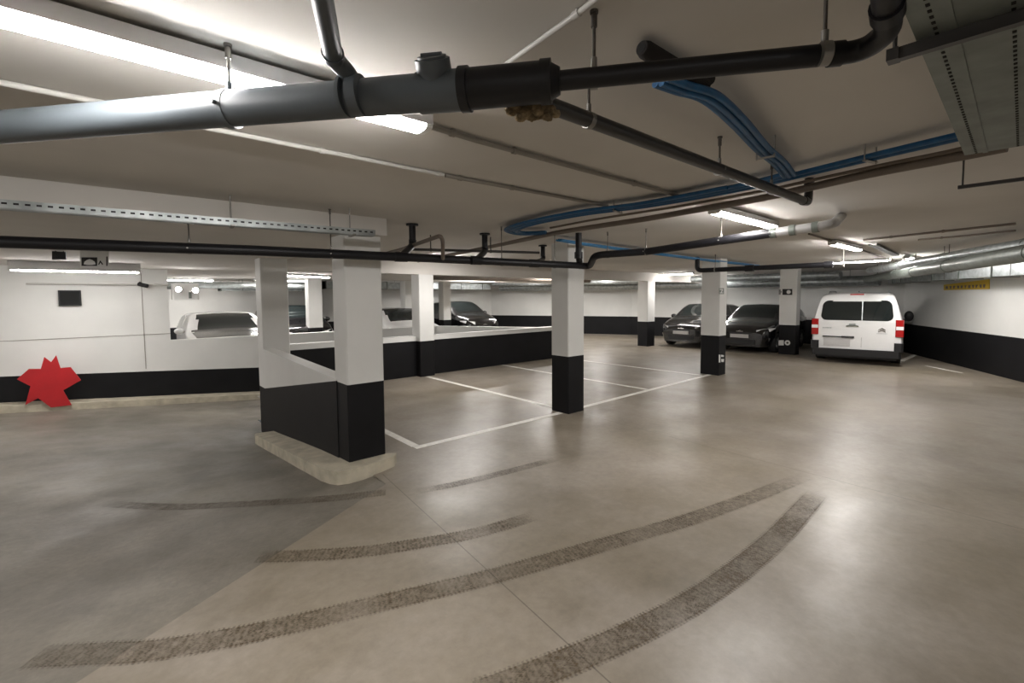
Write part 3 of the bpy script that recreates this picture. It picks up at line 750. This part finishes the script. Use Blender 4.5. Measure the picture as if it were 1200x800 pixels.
tyre_mark([(484, 577), (540, 566), (590, 554), (655, 537)], .13, 'faint thin tyre mark between the kerb and the bay corner column', (.0, .75, .0))

# ------------------------------------------------------------------ things on the far left wall
def plate_on_v(v, pts, t, name, mt, off=None, parent=None, t0=0):
    mb = MB(); mb.slab([PV(x, y, v) for x, y in pts], (0, -1, 0), t, t0=t0)
    return mb.build(name, mt, parent, off=off)
VW = 12.06
o = plate_on_v(11.65, [(66, 416), (71, 431), (83, 430), (95, 445), (74, 457), (84, 474), (60, 477), (45, 466), (30, 474), (36, 452), (20, 444), (34, 432), (48, 432), (52, 418), (60, 424)], .03, 'red_star_sign', 'red_paint', off=PV(60, 476, 11.62))
tag(o, 'red jagged star shaped board standing against the kerb at far left', 'sign')
c = PV(66, 358, 12.05); e = empty('wall_vent', c, 'black rectangular vent opening high on the far left wall', 'vent')
mb = MB(); a, b_ = PV(68, 340, 12.08), PV(96, 358, 12.08)
mb.box((a[0], 12.03, b_[2]), (b_[0], 12.078, a[2])); mb.build('backing', 'hole', e, off=c)
mb = MB(); fr = .02
mb.box((a[0], 12.02, a[2]-fr), (b_[0], 12.03, a[2])); mb.box((a[0], 12.02, b_[2]), (b_[0], 12.03, b_[2]+fr)); mb.box((a[0], 12.02, b_[2]), (a[0]+fr, 12.03, a[2])); mb.box((b_[0]-fr, 12.02, b_[2]), (b_[0], 12.03, a[2]))
mb.build('frame', 'trim_black', e, off=c)
c = PV(167, 334, 12.0); e = empty('security_camera', c, 'small black security camera near the top of the far left wall', 'camera')
mb = MB(); mb.tube([(c[0]-.06, 11.96, c[2]+.02), (c[0]+.07, 11.86, c[2]-.02)], .04, 14); mb.build('body', 'plastic_black', e, off=c)
mb = MB(); mb.tube([(c[0]-.04, 12.08, c[2]+.06), (c[0], 11.93, c[2]+.02)], .015, 8); mb.build('mount', 'plastic_black', e, off=c)
c = PV(217, 350, 12.0); e = empty('emergency_light', c, 'white box with two bright spot heads at the end of the far left wall', 'emergency light')
a, b_ = PV(200, 332, 12.02), PV(232, 351, 12.02)
mb = MB(); mb.box((a[0], 11.80, b_[2]), (b_[0], 12.08, a[2]), ch=.03); mb.build('housing', 'plastic_white', e, off=c)
for x, y in ((209, 339), (229, 340)):
    p = Vector(PV(x, y, 11.74)); mb = MB(); mb.tube([p+Vector((0, .07, 0)), p], [.03, .06], 16); h = mb.build('spot_head', 'plastic_white', e, off=c)
    mb = MB(); mb.tube([p+Vector((0, -.001, 0)), p+Vector((0, -.008, 0))], .045, 16); mb.build('lens', 'lamp_glow', h, off=c)
mb = MB(); mb.box((a[0]-.06, 12.0, a[2]-.12), (a[0]+.1, 12.08, a[2]-.06)); mb.build('bracket', 'galv_dark', e, off=c)
mb = MB(); mb.box((a[0]+.28, 11.79, b_[2]+.03), (a[0]+.33, 11.80, b_[2]+.16)); mb.build('indicator', 'galv_dark', e, off=c)
# conduit above that wall
pipe_thing('conduit', [(-1.2, 12.02, 2.06), (.86, 12.02, 2.06)], .02, 'conduit_white', 'pale conduit running along the top of the far left wall', bend=0)

# hanging direction sign, left
def PDv(x, y, v): return Vector(PV(x, y, v))
vs_ = 8.0
c = PDv(110, 305, vs_); e = empty('hanging_sign', tuple(c), 'pale hanging sign with black pictogram and arrow, under the long black pipe', 'sign')
def vrect(mb, x0, y0, x1, y1, v, t=.02): mb.slab([PV(x0, y0, v), PV(x1, y0, v), PV(x1, y1, v), PV(x0, y1, v)], (0, -1, 0), t)
mb = MB(); vrect(mb, 94, 294, 127.5, 314, vs_, .04)
for x in (98, 123): p = PDv(x, 294, vs_); mb.tube([p+Vector((0, -.02, -.01)), (p.x, p.y-.02, LOW)], .006, 8)
mb.build('board', 'white_paint', e, off=tuple(c))
mb = MB(); vrect(mb, 95.5, 301.5, 114, 311.5, vs_-.04, .006); mb.build('pictogram_plate', 'plastic_black', e, off=tuple(c))
mb = MB(); mb.slab([PV(x, y, vs_-.047) for x, y in ((98, 309.5), (99, 306.5), (102, 304.5), (105, 303.5), (108, 304.5), (111, 306.5), (112, 309.5), (108, 310.3), (102, 310.3))], (0, -1, 0), .004); mb.build('pictogram', 'plastic_white', e, off=tuple(c))
mb = MB()
for q in (((115, 309.5), (117.5, 305), (118.5, 306), (116, 310.5)), ((117.5, 305), (121, 309.5), (120, 310.5), (116.7, 306.2)), ((124.5, 300.5), (126, 300.5), (126, 311.5), (124.5, 311.5))):
    mb.slab([PV(x, y, vs_-.041) for x, y in q], (0, -1, 0), .004)
mb.build('arrow_mark', 'plastic_black', e, off=tuple(c))
c = PDv(72, 300, 8.3); mb = MB(); mb.slab([PV(62, 295, 8.3), PV(78, 296, 8.3), PV(78, 304.5, 8.3), PV(62, 304.5, 8.3)], (0, -1, 0), .12); 
for x in (66, 75): p = PDv(x, 297, 8.3); mb.tube([p+Vector((0, -.06, 0)), (p.x, p.y-.06, LOW)], .006, 8)
tag(mb.build('junction_box', 'plastic_black', off=tuple(c)), 'black box hanging under the ceiling left of the hanging sign', 'box')

# small bay plates on the columns
def u_plate(c, u, rect, mt, name, parent, off, t=.006, t0=0):
    x0, y0, x1, y1 = rect; mb = MB(); mb.slab([PU(x0, y0, u), PU(x1, y0, u), PU(x1, y1, u), PU(x0, y1, u)], (-1, 0, 0), t, t0=t0); return mb.build(name, mt, parent, off=off)
def disc_u(mb, x, y, u, r, t=.004):
    c = Vector(PU(x, y, u)); mb.tube([c, c+Vector((-t, 0, 0))], r, 18)
p = tuple(PU(920, 342, 14.95)); e = empty('bay_sign', p, 'small black number plate on the white part of the column beside the van', 'sign')
u_plate(c3, 14.95, (917, 338.5, 928.5, 345.5), 'plastic_black', 'plate', e, p)
mb = MB(); disc_u(mb, 924.2, 342, 14.943, .055); mb.build('dot', 'plastic_white', e, off=p)
mb = MB()
for r_ in ((912.8, 339, 913.7, 345), (914.3, 339, 915.0, 345), (915.2, 341.2, 916.0, 342.6)):
    x0, y0, x1, y1 = r_; mb.slab([PU(x0, y0, 14.949), PU(x1, y0, 14.949), PU(x1, y1, 14.949), PU(x0, y1, 14.949)], (-1, 0, 0), .003)
mb.build('number', 'plastic_black', e, off=p)
p = tuple(PU(919, 401, 14.95)); e = empty('bay_sign', p, 'white square and dot on the black base of the column beside the van', 'sign')
u_plate(c3, 14.95, (912.5, 398.5, 918.5, 404.5), 'plastic_white', 'square', e, p)
mb = MB(); disc_u(mb, 922.8, 401.5, 14.949, .075); mb.build('dot', 'plastic_white', e, off=p)
mb = MB(); disc_u(mb, 922.8, 401.5, 14.944, .03); mb.build('centre_dot', 'plastic_black', e, off=p)
def v_shapes(v, quads, mt, name, e, off):
    mb = MB()
    for q in quads: mb.slab([PV(x, y, v) for x, y in q], (0, -1, 0), .004)
    return mb.build(name, mt, e, off=off)
p = tuple(PV(845, 341, 4.64)); e = empty('bay_sign', p, 'small grey plate high on the column in front of the black cars', 'sign')
v_shapes(4.64, [((842.6, 337.5), (848.2, 337.5), (848.2, 344.5), (842.6, 344.5))], 'galv_dark', 'plate', e, p)
v_shapes(4.635, [((843.4, 338.6), (846.9, 338.6), (846.9, 339.6), (843.4, 339.6)), ((846, 339.6), (846.9, 339.6), (845.2, 343.2), (844.4, 343.2)), ((843.4, 342.6), (847.2, 342.6), (847.2, 343.4), (843.4, 343.4))], 'plastic_white', 'number', e, p)
p = tuple(PV(845, 420, 4.64)); e = empty('bay_sign', p, 'small white marking on the black base of the column in front of the black cars', 'sign')
v_shapes(4.64, [((842.3, 415.5), (844, 415.5), (844, 424.5), (842.3, 424.5)), ((845, 415.5), (848, 416), (848, 418), (845, 418)), ((845, 420.5), (848.4, 420.5), (848, 424), (845.4, 424))], 'plastic_white', 'marking', e, p)

# yellow sign on the right wall
q0, q1 = Vector((9.0, -2.2, 0)), Vector((15.17, 1.19, 0)); dw = (q1-q0).normalized(); nw = Vector((-dw.y, dw.x, 0))
def on_right(px, py, lift=0):
    """point of the right wall plane seen at a pixel"""
    d = Vector(_ray(px, py)); o_ = Vector((0, 0, HC)); t = (q0-o_).dot(nw)/d.dot(nw); return o_+d*t+nw*lift
c = on_right(1120, 336); e = empty('wall_sign', tuple(c), 'yellow strip sign with dark lettering high on the white right wall', 'sign')
mb = MB(); mb.slab([on_right(1106.5, 333.5), on_right(1160, 327), on_right(1160, 338.5), on_right(1106.5, 340)], nw, .012); mb.build('board', 'yellow_paint', e, off=tuple(c))
mb = MB()
for k in range(11):
    x = 1109+k*4.4; mb.slab([on_right(x, 335.3-k*.22), on_right(x+2.6, 335.2-k*.22), on_right(x+2.6-(k % 3)*.7, 338.3-k*.14), on_right(x+(k % 2)*.8, 338.4-k*.14)], nw, .015, t0=.012)
mb.build('lettering', 'brown_pipe', e, off=tuple(c))

# ------------------------------------------------------------------ ventilation ducts
def duct_round(pts, r, label, mt='galvanised', z=None):
    pts = [Vector(p) for p in pts]; e = empty('ventilation_duct', tuple(pts[0]), label, 'duct')
    mb = MB(); mb.tube(pts, r, 20, bend=.4); mb.build('tube', mt, e, off=tuple(pts[0]))
    mb = MB(); 
    for i in range(len(pts)-1):
        d = pts[i+1]-pts[i]; L = d.length; d.normalize(); k = .8
        while k < L-.2:
            c = pts[i]+d*k; mb.tube([c-d*.02, c+d*.02], r*1.07, 20); hr = MB(); hr.tube([c+Vector((0, 0, r*.9)), (c.x, c.y, HALL if not (c.x < 5.6 and c.y > 9.2) else LOW)], .006, 6); hr.build('hanger_rod', 'rod', e, off=tuple(pts[0])); k += 2.0
    mb.build_each('seam_ring', mt, e, off=tuple(pts[0]))
    return e
def duct_rect(a, b_, w, h, label, mt='galvanised', closed=True):
    a, b_ = Vector(a), Vector(b_); d = b_-a; L = d.length; d.normalize(); n = Vector((-d.y, d.x, 0)); up = Vector((0, 0, 1))
    e = empty('ventilation_duct', tuple(a), label, 'duct'); off = tuple(a)
    def seg(mb, k0, k1, g):
        q = [a+d*k0-n*(w/2+g)-up*g, a+d*k1-n*(w/2+g)-up*g, a+d*k1+n*(w/2+g)-up*g, a+d*k0+n*(w/2+g)-up*g]; mb.slab(q, up, h+2*g)
    mb = MB(); seg(mb, 0, L, 0); mb.build('duct_body', mt, e, off=off)
    mb = MB(); k = 0
    while k < L: seg(mb, k, k+.03, .018); k += 1.2
    mb.build_each('flange', 'galv_dark', e, off=off)
    mb = MB(); k = .6
    while k < L:
        for s_ in (-1, 1): c = a+d*k+n*s_*(w/2+.02); mb.tube([c, (c.x, c.y, HALL if not (c.x < 5.6 and c.y > 9.2) else LOW)], .006, 6)
        k += 2.4
    mb.build_each('hanger_rod', 'rod', e, off=off)
    return e
duct_round([P(1260, 277, 2.36), P(1133, 297, 2.36), P(1046, 312, 2.36), (14.6, 3.0, 2.36)], .075, 'shiny round duct along the ceiling from the right edge to above the van')
duct_round([P(1260, 287, 2.2), P(1133, 308, 2.2), P(1060, 320, 2.2), P(1016, 327, 2.2)], .10, 'dull grey round duct below the shiny one at the right edge', 'galv_dark')
qa = q1+nw*.45-dw*.2
duct_rect((qa.x-dw.x*3.1, qa.y-dw.y*3.1, 2.08), (17.7, 2.98, 2.08), .4, .26, 'rectangular galvanised duct with flanges along the right wall')
duct_round([(17.9, 3.4, 2.18), (18.2, 6.0, 2.2), (17.2, 12.0, 2.2), (14.4, 17.6, 2.2)], .16, 'long round duct along the far wall above the black cars')
duct_round([(17.0, 4.2, 2.36), (17.4, 6.4, 2.38), (16.4, 11.8, 2.38), (13.6, 17.2, 2.38)], .12, 'second round duct in front of the far wall duct, closer to the ceiling')
duct_rect((5.9, 17.6, 2.12), (13.6, 17.6, 2.12), .5, .26, 'flat rectangular duct along the back wall')
duct_rect((2.5, 17.0, 2.02), (5.4, 17.0, 2.02), .5, .26, 'greenish rectangular duct seen left of the parapet column')
duct_round([(-1.5, 16.2, 2.17), (5.3, 16.2, 2.17)], .1, 'round duct above the silver car behind the ramp wall')
duct_round([(6.3, 11.3, 2.35), (9.6, 11.3, 2.35), (13.2, 11.0, 2.35)], .1, 'brown round duct crossing behind the ceiling beam', 'brown_pipe')

# ------------------------------------------------------------------ vehicles
def lerp_tab(tab, x):
    if x <= tab[0][0]: return tab[0][1]
    for i in range(len(tab)-1):
        if x <= tab[i+1][0]:
            t = (x-tab[i][0])/(tab[i+1][0]-tab[i][0]); return tab[i][1]+(tab[i+1][1]-tab[i][1])*t
    return tab[-1][1]

class Shell:
    """car body surface: x runs back from the nose (x=0) to the tail (x=L); y to the side; z up"""
    def __init__(s, L, W, top, plan, belt, tumble, z0=.22, round_top=.10):
        s.L, s.W, s.top, s.plan, s.belt, s.tumble, s.z0, s.rt = L, W, top, plan, belt, tumble, z0, round_top
    def hw(s, x, z):
        w = s.W/2*lerp_tab(s.plan, x); bl = lerp_tab(s.belt, x)
        if z > bl: w *= 1-s.tumble*((z-bl)/.5)**1.15
        elif z < .45: w *= 1-.10*((.45-z)/.25)
        return w
    def ring(s, x, n=9):
        zt = lerp_tab(s.top, x); r = min(s.rt, (zt-s.z0)*.4); pts = []
        for k in range(n+1): z = s.z0+(zt-r-s.z0)*k/n; pts.append((s.hw(x, z), z))
        w = s.hw(x, zt-r)
        for k in range(1, 6):
            a = math.pi/2*k/6; pts.append((w-(1-math.cos(a))*min(.22, w*.4), zt-r+math.sin(a)*r))
        wt = w-min(.22, w*.4)
        pts += [(wt*.98, zt), (wt*.5, zt+.012), (0, zt+.018)]
        return [(0, s.z0)]+[(pts[0][0]*.5, s.z0)]+pts

def build_shell(sh, xs, parent, body, glass_rule, wheel_x, wr):
    rings = [sh.ring(x) for x in xs]; m = len(rings[0]); groups = {}
    full = []
    for x, rg in zip(xs, rings):
        row = [(x, y, z) for y, z in rg]+[(x, -y, z) for y, z in rg[-2:0:-1]]
        full.append(row)
    n = len(full[0])
    for i in range(len(xs)-1):
        for k in range(n):
            q = [full[i][k], full[i][(k+1) % n], full[i+1][(k+1) % n], full[i+1][k]]
            c = [sum(p[j] for p in q)/4 for j in range(3)]
            g = glass_rule(c)
            # cut the wheel openings
            if abs(c[1]) > sh.W*.36 and any((c[0]-wx)**2+(c[2]-wr)**2 < (wr*1.10)**2 for wx in wheel_x): g = None
            if g: groups.setdefault(g, []).append(q)
    for (nm, mt), qs in groups.items():
        mb = MB(); idx = {}; vs = []; fs = []
        for q in qs:
            f = []
            for p in q:
                kx = (round(p[0], 4), round(p[1], 4), round(p[2], 4))
                if kx not in idx: idx[kx] = len(vs); vs.append(p)
                if idx[kx] not in f: f.append(idx[kx])
            if len(f) > 2: fs.append(tuple(reversed(f)))
        mb.add(vs, fs, 0, True); (mb.build_each if nm == 'side_window' else mb.build)(nm, mt, parent)
    # nose and tail caps
    for row, s_ in ((full[0], 0), (full[-1], 1)):
        mb = MB(); mb.add(row, [tuple(range(n)) if s_ == 0 else tuple(range(n-1, -1, -1))]); mb.build('end_panel', body, parent)

def wheel(parent, x, y, r, w=.2, rimm='rim'):
    s_ = 1 if y > 0 else -1
    mb = MB(); prof = [(r*.62, -w/2), (r*.94, -w/2), (r, -w/2+.03), (r, w/2-.03), (r*.94, w/2), (r*.62, w/2)]; N_ = 28
    vs = [(x+rr*math.cos(2*math.pi*i/N_), y+ww, r+rr*math.sin(2*math.pi*i/N_)) for rr, ww in prof for i in range(N_)]
    fs = [(a*N_+i, a*N_+(i+1) % N_, (a+1)*N_+(i+1) % N_, (a+1)*N_+i) for a in range(len(prof)-1) for i in range(N_)]
    mb.add(vs, fs, 0, True); o = mb.build('wheel', 'tyre', parent)
    mb = MB(); yo = y+s_*w*.36
    mb.ring((x, yo, r), (0, 1, 0), r*.58, .018, 24, 6); mb.tube([(x, yo-s_*.02, r), (x, yo+s_*.02, r)], .05, 12)
    for k in range(7):
        a = 2*math.pi*k/7; mb.tube([(x, yo, r), (x+math.cos(a)*r*.58, yo, r+math.sin(a)*r*.58)], .018, 6)
    mb.tube([(x, y-s_*w*.2, r), (x, y-s_*w*.15, r)], r*.62, 24)
    mb.build('rim', rimm, o)

def car(loc, heading, label, body='car_black', kind='hatch', tint='car_glass', plate=True, bonnet=None, name='car', L=4.0, W=1.72, H=1.46, group=None):
    """nose at local x=0, body extends to +x; heading = direction in which the TAIL lies"""
    e = empty(name, loc, label, 'car', group, rz=heading)
    k = H/1.46; s_ = L/4.0
    top = [(0, .62), (.05, .72), (.18, .80*k), (.55*s_, .90*k), (1.02*s_, 1.0*k), (1.25*s_, 1.10*k), (1.62*s_, 1.34*k), (1.85*s_, 1.43*k), (2.3*s_, H-.02), (2.9*s_, 1.42*k), (3.3*s_, 1.35*k), (3.62*s_, 1.22*k), (3.85*s_, 1.0*k), (L-.06, .90), (L, .8)]
    plan = [(0, .76), (.06, .83), (.2, .91), (.5, .97), (1.0, 1), (3.2*s_, 1), (3.7*s_, .95), (L-.08, .86), (L, .8)]
    belt = [(0, .55), (1.0*s_, .88*k), (L, .95*k)]
    sh = Shell(L, W, top, plan, belt, .22, z0=.20, round_top=.09)
    xs = sorted(set([0, .03, .06, .1, .15, .2]+[round(.25+.09*i, 3) for i in range(int((L-.4)/.09))]+[L-.12, L-.06, L]))
    def rule(c):
        x, y, z = c; zt = lerp_tab(top, x); bl = lerp_tab(belt, x)
        if 1.12*s_ < x < 1.80*s_ and z > zt-.03 and abs(y) < W*.5*.66+.02 and z > 1.03*k: return ('windscreen', tint)
        if bonnet and .12 < x <= 1.12*s_ and z > zt-.05 and abs(y) < W*.42: return ('bonnet', bonnet)  # dark reflection on the bonnet, put into its colour
        if 3.35*s_ < x < 3.80*s_ and z > zt-.03 and abs(y) < W*.33: return ('rear_window', tint)
        if 1.32*s_ < x < 3.45*s_ and z > bl+.07 and z < zt-.075 and abs(y) > .4 and not (2.28*s_ < x < 2.38*s_): return ('side_window', tint)
        return ('body', body)
    build_shell(sh, xs, e, body, rule, (.78*s_, L-.78*s_), .30)
    for x in (.78*s_, L-.78*s_):
        for y in (-1, 1): wheel(e, x, y*(W/2-.12), .30)
    for y in (-1, 1):     # lamps, mirrors
        mb = MB(); nx, nz = 7, 4; vs = []
        for a in range(nx+1):
            t = a/nx; x = .03+.50*t**1.6
            zlo, zhi = .575*k+.16*t, .70*k+.115*t
            for b2 in range(nz+1):
                z = zlo+(zhi-zlo)*b2/nz*(1-.75*t**3)
                w_ = sh.hw(x, z); yy = (.46+(w_-.46)*min(1, t*1.9)**.8) if t < .53 else w_
                xx = x-.012 if t < .53 else x
                vs.append((xx, y*(yy+.012), z))
        fs = [(a*(nz+1)+b2, a*(nz+1)+b2+1, (a+1)*(nz+1)+b2+1, (a+1)*(nz+1)+b2) for a in range(nx) for b2 in range(nz)]
        ins = [(p[0]+.05, p[1]-y*.03, p[2]) for p in vs]; o_ = len(vs)
        mb.add(vs+ins, fs+[tuple(o_+q for q in reversed(f)) for f in fs], 0, True); mb.build('headlight', 'clear_lens', e)
        mb = MB(); c = Vector((1.38*s_, y*(W/2+.09), 1.0*k)); mb.blob(c, (.07, .11, .075), 14, 9); mb.tube([c, (c.x+.02, y*(W/2-.08), c.z-.06)], .025, 8); mb.build('mirror', body, e)
        mb = MB(); mb.blob((.07, y*.60*(W/1.72), .36), (.03, .055, .055), 12, 8); mb.build('fog_lamp', 'clear_lens', e)
        mb = MB(); mb.box((L-.10, y*.70-.05, .78), (L-.02, y*.70+.05, .98)); mb.build('tail_light', 'red_lens', e)
    mb = MB(); mb.slab([(-.004, -.42, .27), (-.004, .42, .27), (.004, .46, .42), (.004, -.46, .42)], (-1, 0, 0), .012)
    mb.slab([(-.002, -.30, .58), (-.002, .30, .58), (.008, .33, .63), (.008, -.33, .63)], (-1, 0, 0), .012); mb.build_each('grille', 'trim_black', e)
    mb = MB(); mb.slab([(-.004, -.10, .645), (-.004, .10, .645), (.02, .10, .665), (.02, -.10, .665)], (-1, 0, 0), .016); mb.blob((.01, 0, .66), (.02, .035, .03)); mb.build_each('chrome_trim', 'chrome', e)
    if plate:
        mb = MB(); mb.slab([(-.02, -.27, .46), (-.02, .27, .46), (-.02, .27, .57), (-.02, -.27, .57)], (-1, 0, 0), .012); mb.build('number_plate', 'plate_grey', e)
    mb = MB(); mb.box((1.9*s_, -.55, .55), (2.2*s_, -.12, 1.12*k), ch=.05); mb.box((1.9*s_, .12, .55), (2.2*s_, .55, 1.12*k), ch=.05); mb.build_each('seat', 'seat_dark', e)
    return e
HB = car((14.45, 6.12, 0), math.radians(2), 'black hatchback parked nose out between the two right columns, grey number plate', L=3.9, W=1.70, H=1.47)
HA = car((14.45, 8.05, 0), math.radians(3), 'black hatchback parked nose out, half hidden behind the left of the two right columns', L=3.9, W=1.70, H=1.48)
# cars on the other side of the ramp: nose toward the ramp
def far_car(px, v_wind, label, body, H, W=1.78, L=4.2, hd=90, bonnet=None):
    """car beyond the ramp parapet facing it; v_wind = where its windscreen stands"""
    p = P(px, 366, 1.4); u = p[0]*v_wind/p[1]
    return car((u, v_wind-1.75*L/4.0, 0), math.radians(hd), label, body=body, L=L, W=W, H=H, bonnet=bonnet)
far_car(262, 14.3, 'white car, dark reflection coloured into bonnet, facing the ramp wall, left of small end column', 'car_white', 1.42, W=1.84, bonnet='car_black')
far_car(343, 16.2, 'dark car between the two nearest left columns, above the parapet', 'car_black', 1.56, L=3.7)
far_car(468, 14.3, 'white car just right of the near column, above the parapet', 'car_white', 1.42, L=3.9)
far_car(541, 16.5, 'black car above the middle of the long parapet', 'car_black', 1.60, L=3.8)

def van(loc, heading):
    """tail at local x=0, nose at +x; y to the left when looking forward"""
    L, W, H = 4.4, 1.85, 1.80
    e = empty('van', loc, 'white van with double rear doors and dark rear window, parked facing the right wall', 'van', rz=heading)
    top = [(0, 1.06), (.012, 1.12), (.05, 1.36), (.09, 1.60), (.13, 1.68), (.20, 1.745), (.45, H-.01), (2.2, H), (2.7, 1.74), (3.1, 1.52), (3.5, 1.18), (3.75, 1.10), (4.25, .95), (4.36, .75), (4.4, .6)]
    plan = [(0, .955), (.04, .98), (.12, 1), (3.4, 1), (4.0, .95), (4.3, .85), (4.4, .75)]
    belt = [(0, 1.0), (L, .95)]
    sh = Shell(L, W, top, plan, belt, .135, z0=.26, round_top=.075)
    xs = sorted(set([0, .012, .03, .05, .07, .09, .11, .13, .16, .20, .27, .36, .45]+[round(.55+.1*i, 3) for i in range(38)]+[L-.1, L-.04, L]))
    def rule(c):
        x, y, z = c; zt = lerp_tab(top, x)
        if 2.78 < x < 3.45 and z > zt-.03 and abs(y) < .66: return ('windscreen', 'car_glass')
        if .55 < x < 3.1 and 1.10 < z < zt-.14 and abs(y) > .5 and not (1.5 < x < 1.62) and not (2.35 < x < 2.45): return ('side_window', 'car_glass')
        return ('body', 'car_white')
    build_shell(sh, xs, e, 'car_white', rule, (.86, 3.62), .33)
    for x in (.86, 3.62):
        for y in (-1, 1): wheel(e, x, y*(W/2-.13), .325, .21)
    # rear face helper: point of the tailgate surface at height z
    inv = sorted((z, x) for x, z in top if x <= .2)
    def rx(z): return 0.0 if z < 1.06 else lerp_tab(inv, z)
    def RPt(y, z, lift=.0): return (rx(z)-lift, y, z)
    def patch(outl, t0, t1, name, mt, par=e):
        """outline (y,z) subdivided by height so that it follows the slope; built as thin solid"""
        mb = MB(); n = len(outl)
        A = [RPt(y, z, t0) for y, z in outl]; B = [RPt(y, z, t1) for y, z in outl]
        zs = [z for y, z in outl]
        mb.add(A+B, [tuple(range(n)), tuple(range(2*n-1, n-1, -1))]+[(i, (i+1) % n, n+(i+1) % n, n+i) for i in range(n)])
        return mb.build(name, mt, par)
    def rrect(y0, y1, z0, z1, r, k=5, sk=0.0):
        pts = []
        for cy, cz, a0 in ((y1-r, z0+r, -90), (y1-r, z1-r, 0), (y0+r, z1-r, 90), (y0+r, z0+r, 180)):
            for i in range(k+1):
                a = math.radians(a0+90*i/k); z = cz+r*math.sin(a); y = cy+r*math.cos(a)
                pts.append(((y*(1-sk*(z-z0)/(z1-z0))), z))
        return pts
    g = patch(rrect(-.74, .74, 1.10, 1.60, .13, sk=.07), -.012, .014, 'rear_window', 'car_glass')
    patch([(-.50, 1.575), (.50, 1.575), (.47, 1.60), (-.47, 1.60)], .010, .02, 'glass_top_strip', 'plastic_white')
    patch([(-.135, 1.10), (-.115, 1.10), (-.115, 1.60), (-.135, 1.60)], .012, .02, 'door_gap', 'galvanised')
    patch([(-.129, .42), (-.121, .42), (-.121, 1.10), (-.129, 1.10)], -.004, .003, 'door_seam', 'conduit_painted')
    for s_ in (-1, 1):
        mb = MB(); mb.box((-.03, s_*.775, .72), (.16, s_*.93, 1.13), ch=.02); t = mb.build('tail_light', 'red_lens', e)
        mb = MB(); mb.box((-.036, s_*.785, .89), (-.028, s_*.925, .97)); mb.build('reversing_lens', 'clear_lens', t)
    mb = MB(); mb.box((-.09, -.90, .20), (.06, .90, .375), ch=.05); mb.build('bumper', 'trim_black', e)
    for s_ in (-1, 1):
        mb = MB(); mb.box((-.085, s_*.76, .36), (.20, s_*.935, .57), ch=.04); mb.build('bumper_corner', 'trim_black', e)
    mb = MB(); mb.box((.02, -.80, .14), (.30, .80, .25)); mb.build('underbody', 'trim_black', e)
    mb = MB(); mb.box((-.012, .10, .44), (.0, .66, .63)); mb.build('number_plate', 'plate_grey', e)
    mb = MB(); mb.box((-.03, .02, .665), (.0, .68, .69)); mb.box((-.034, .02, .655), (-.02, .28, .70)); mb.build('door_handle', 'trim_black', e)
    # window latch at the middle, emblem, small lettering
    mb = MB(); mb.tube([(-.02, .19, .955), (-.03, .13, .975), (-.03, .0, .975), (-.02, -.06, .955)], .016, 8); mb.tube([(-.015, .13, .985), (-.015, .0, .985)], .03, 10); mb.build('window_latch', 'galv_dark', e)
    em = MB()
    for dz in (0, .045):
        for s_ in (-1, 1):
            em.slab([(-.004, -.52+s_*.0, .885+dz), (-.004, -.52+s_*.07, .845+dz), (-.004, -.52+s_*.07, .822+dz), (-.004, -.52, .860+dz)], (-1, 0, 0), .008)
    em.build('chevron_emblem', 'chrome', e)
    tx = MB()
    for k in range(7): tx.box((-.006, -.62+k*.03, .78), (0, -.605+k*.03, .80))
    for k in range(5): tx.box((-.006, .50+k*.04, .885), (0, .525+k*.04, .91))
    tx.build('lettering', 'galvanised', e)
    mb = MB(); mb.box((.17, -.14, 1.735), (.24, .14, 1.765)); mb.build('brake_lamp', 'red_lens', e)
    for s_ in (-1, 1):
        mb = MB(); mb.tube([(.6, s_*.62, H-.02), (.7, s_*.62, H+.035), (2.4, s_*.62, H+.035), (2.5, s_*.62, H-.02)], .014, 8, bend=.05); mb.build('roof_rail', 'galvanised', e)
        mb = MB(); c = Vector((3.0, s_*1.06, 1.12)); mb.blob(c, (.07, .11, .15), 14, 9); mb.tube([c+Vector((0, 0, -.1)), (3.05, s_*.88, 1.0)], .03, 8); mb.build('mirror', 'plastic_black', e)
    mb = MB(); mb.tube([(1.0, 0, H+.0), (.95, 0, H+.03)], .012, 8); mb.build('aerial', 'plastic_black', e)
    mb = MB(); mb.box((1.3, -.62, .55), (1.5, .62, 1.2), ch=.06); mb.build_each('seat', 'seat_dark', e)
    return e
vp = P(1001, 426.3, 0); van((vp[0], vp[1], 0), math.radians(9.5))

# ------------------------------------------------------------------ colour management and world
w = bpy.data.worlds.new('world'); SC.world = w; w.use_nodes = True
w.node_tree.nodes['Background'].inputs[0].default_value = (.02, .02, .02, 1); w.node_tree.nodes['Background'].inputs[1].default_value = 1
vs = SC.view_settings; SC.display_settings.display_device = 'sRGB'
vs.view_transform = 'Standard'; vs.look = 'None'; vs.exposure = 2.45; vs.gamma = 1; vs.use_curve_mapping = False
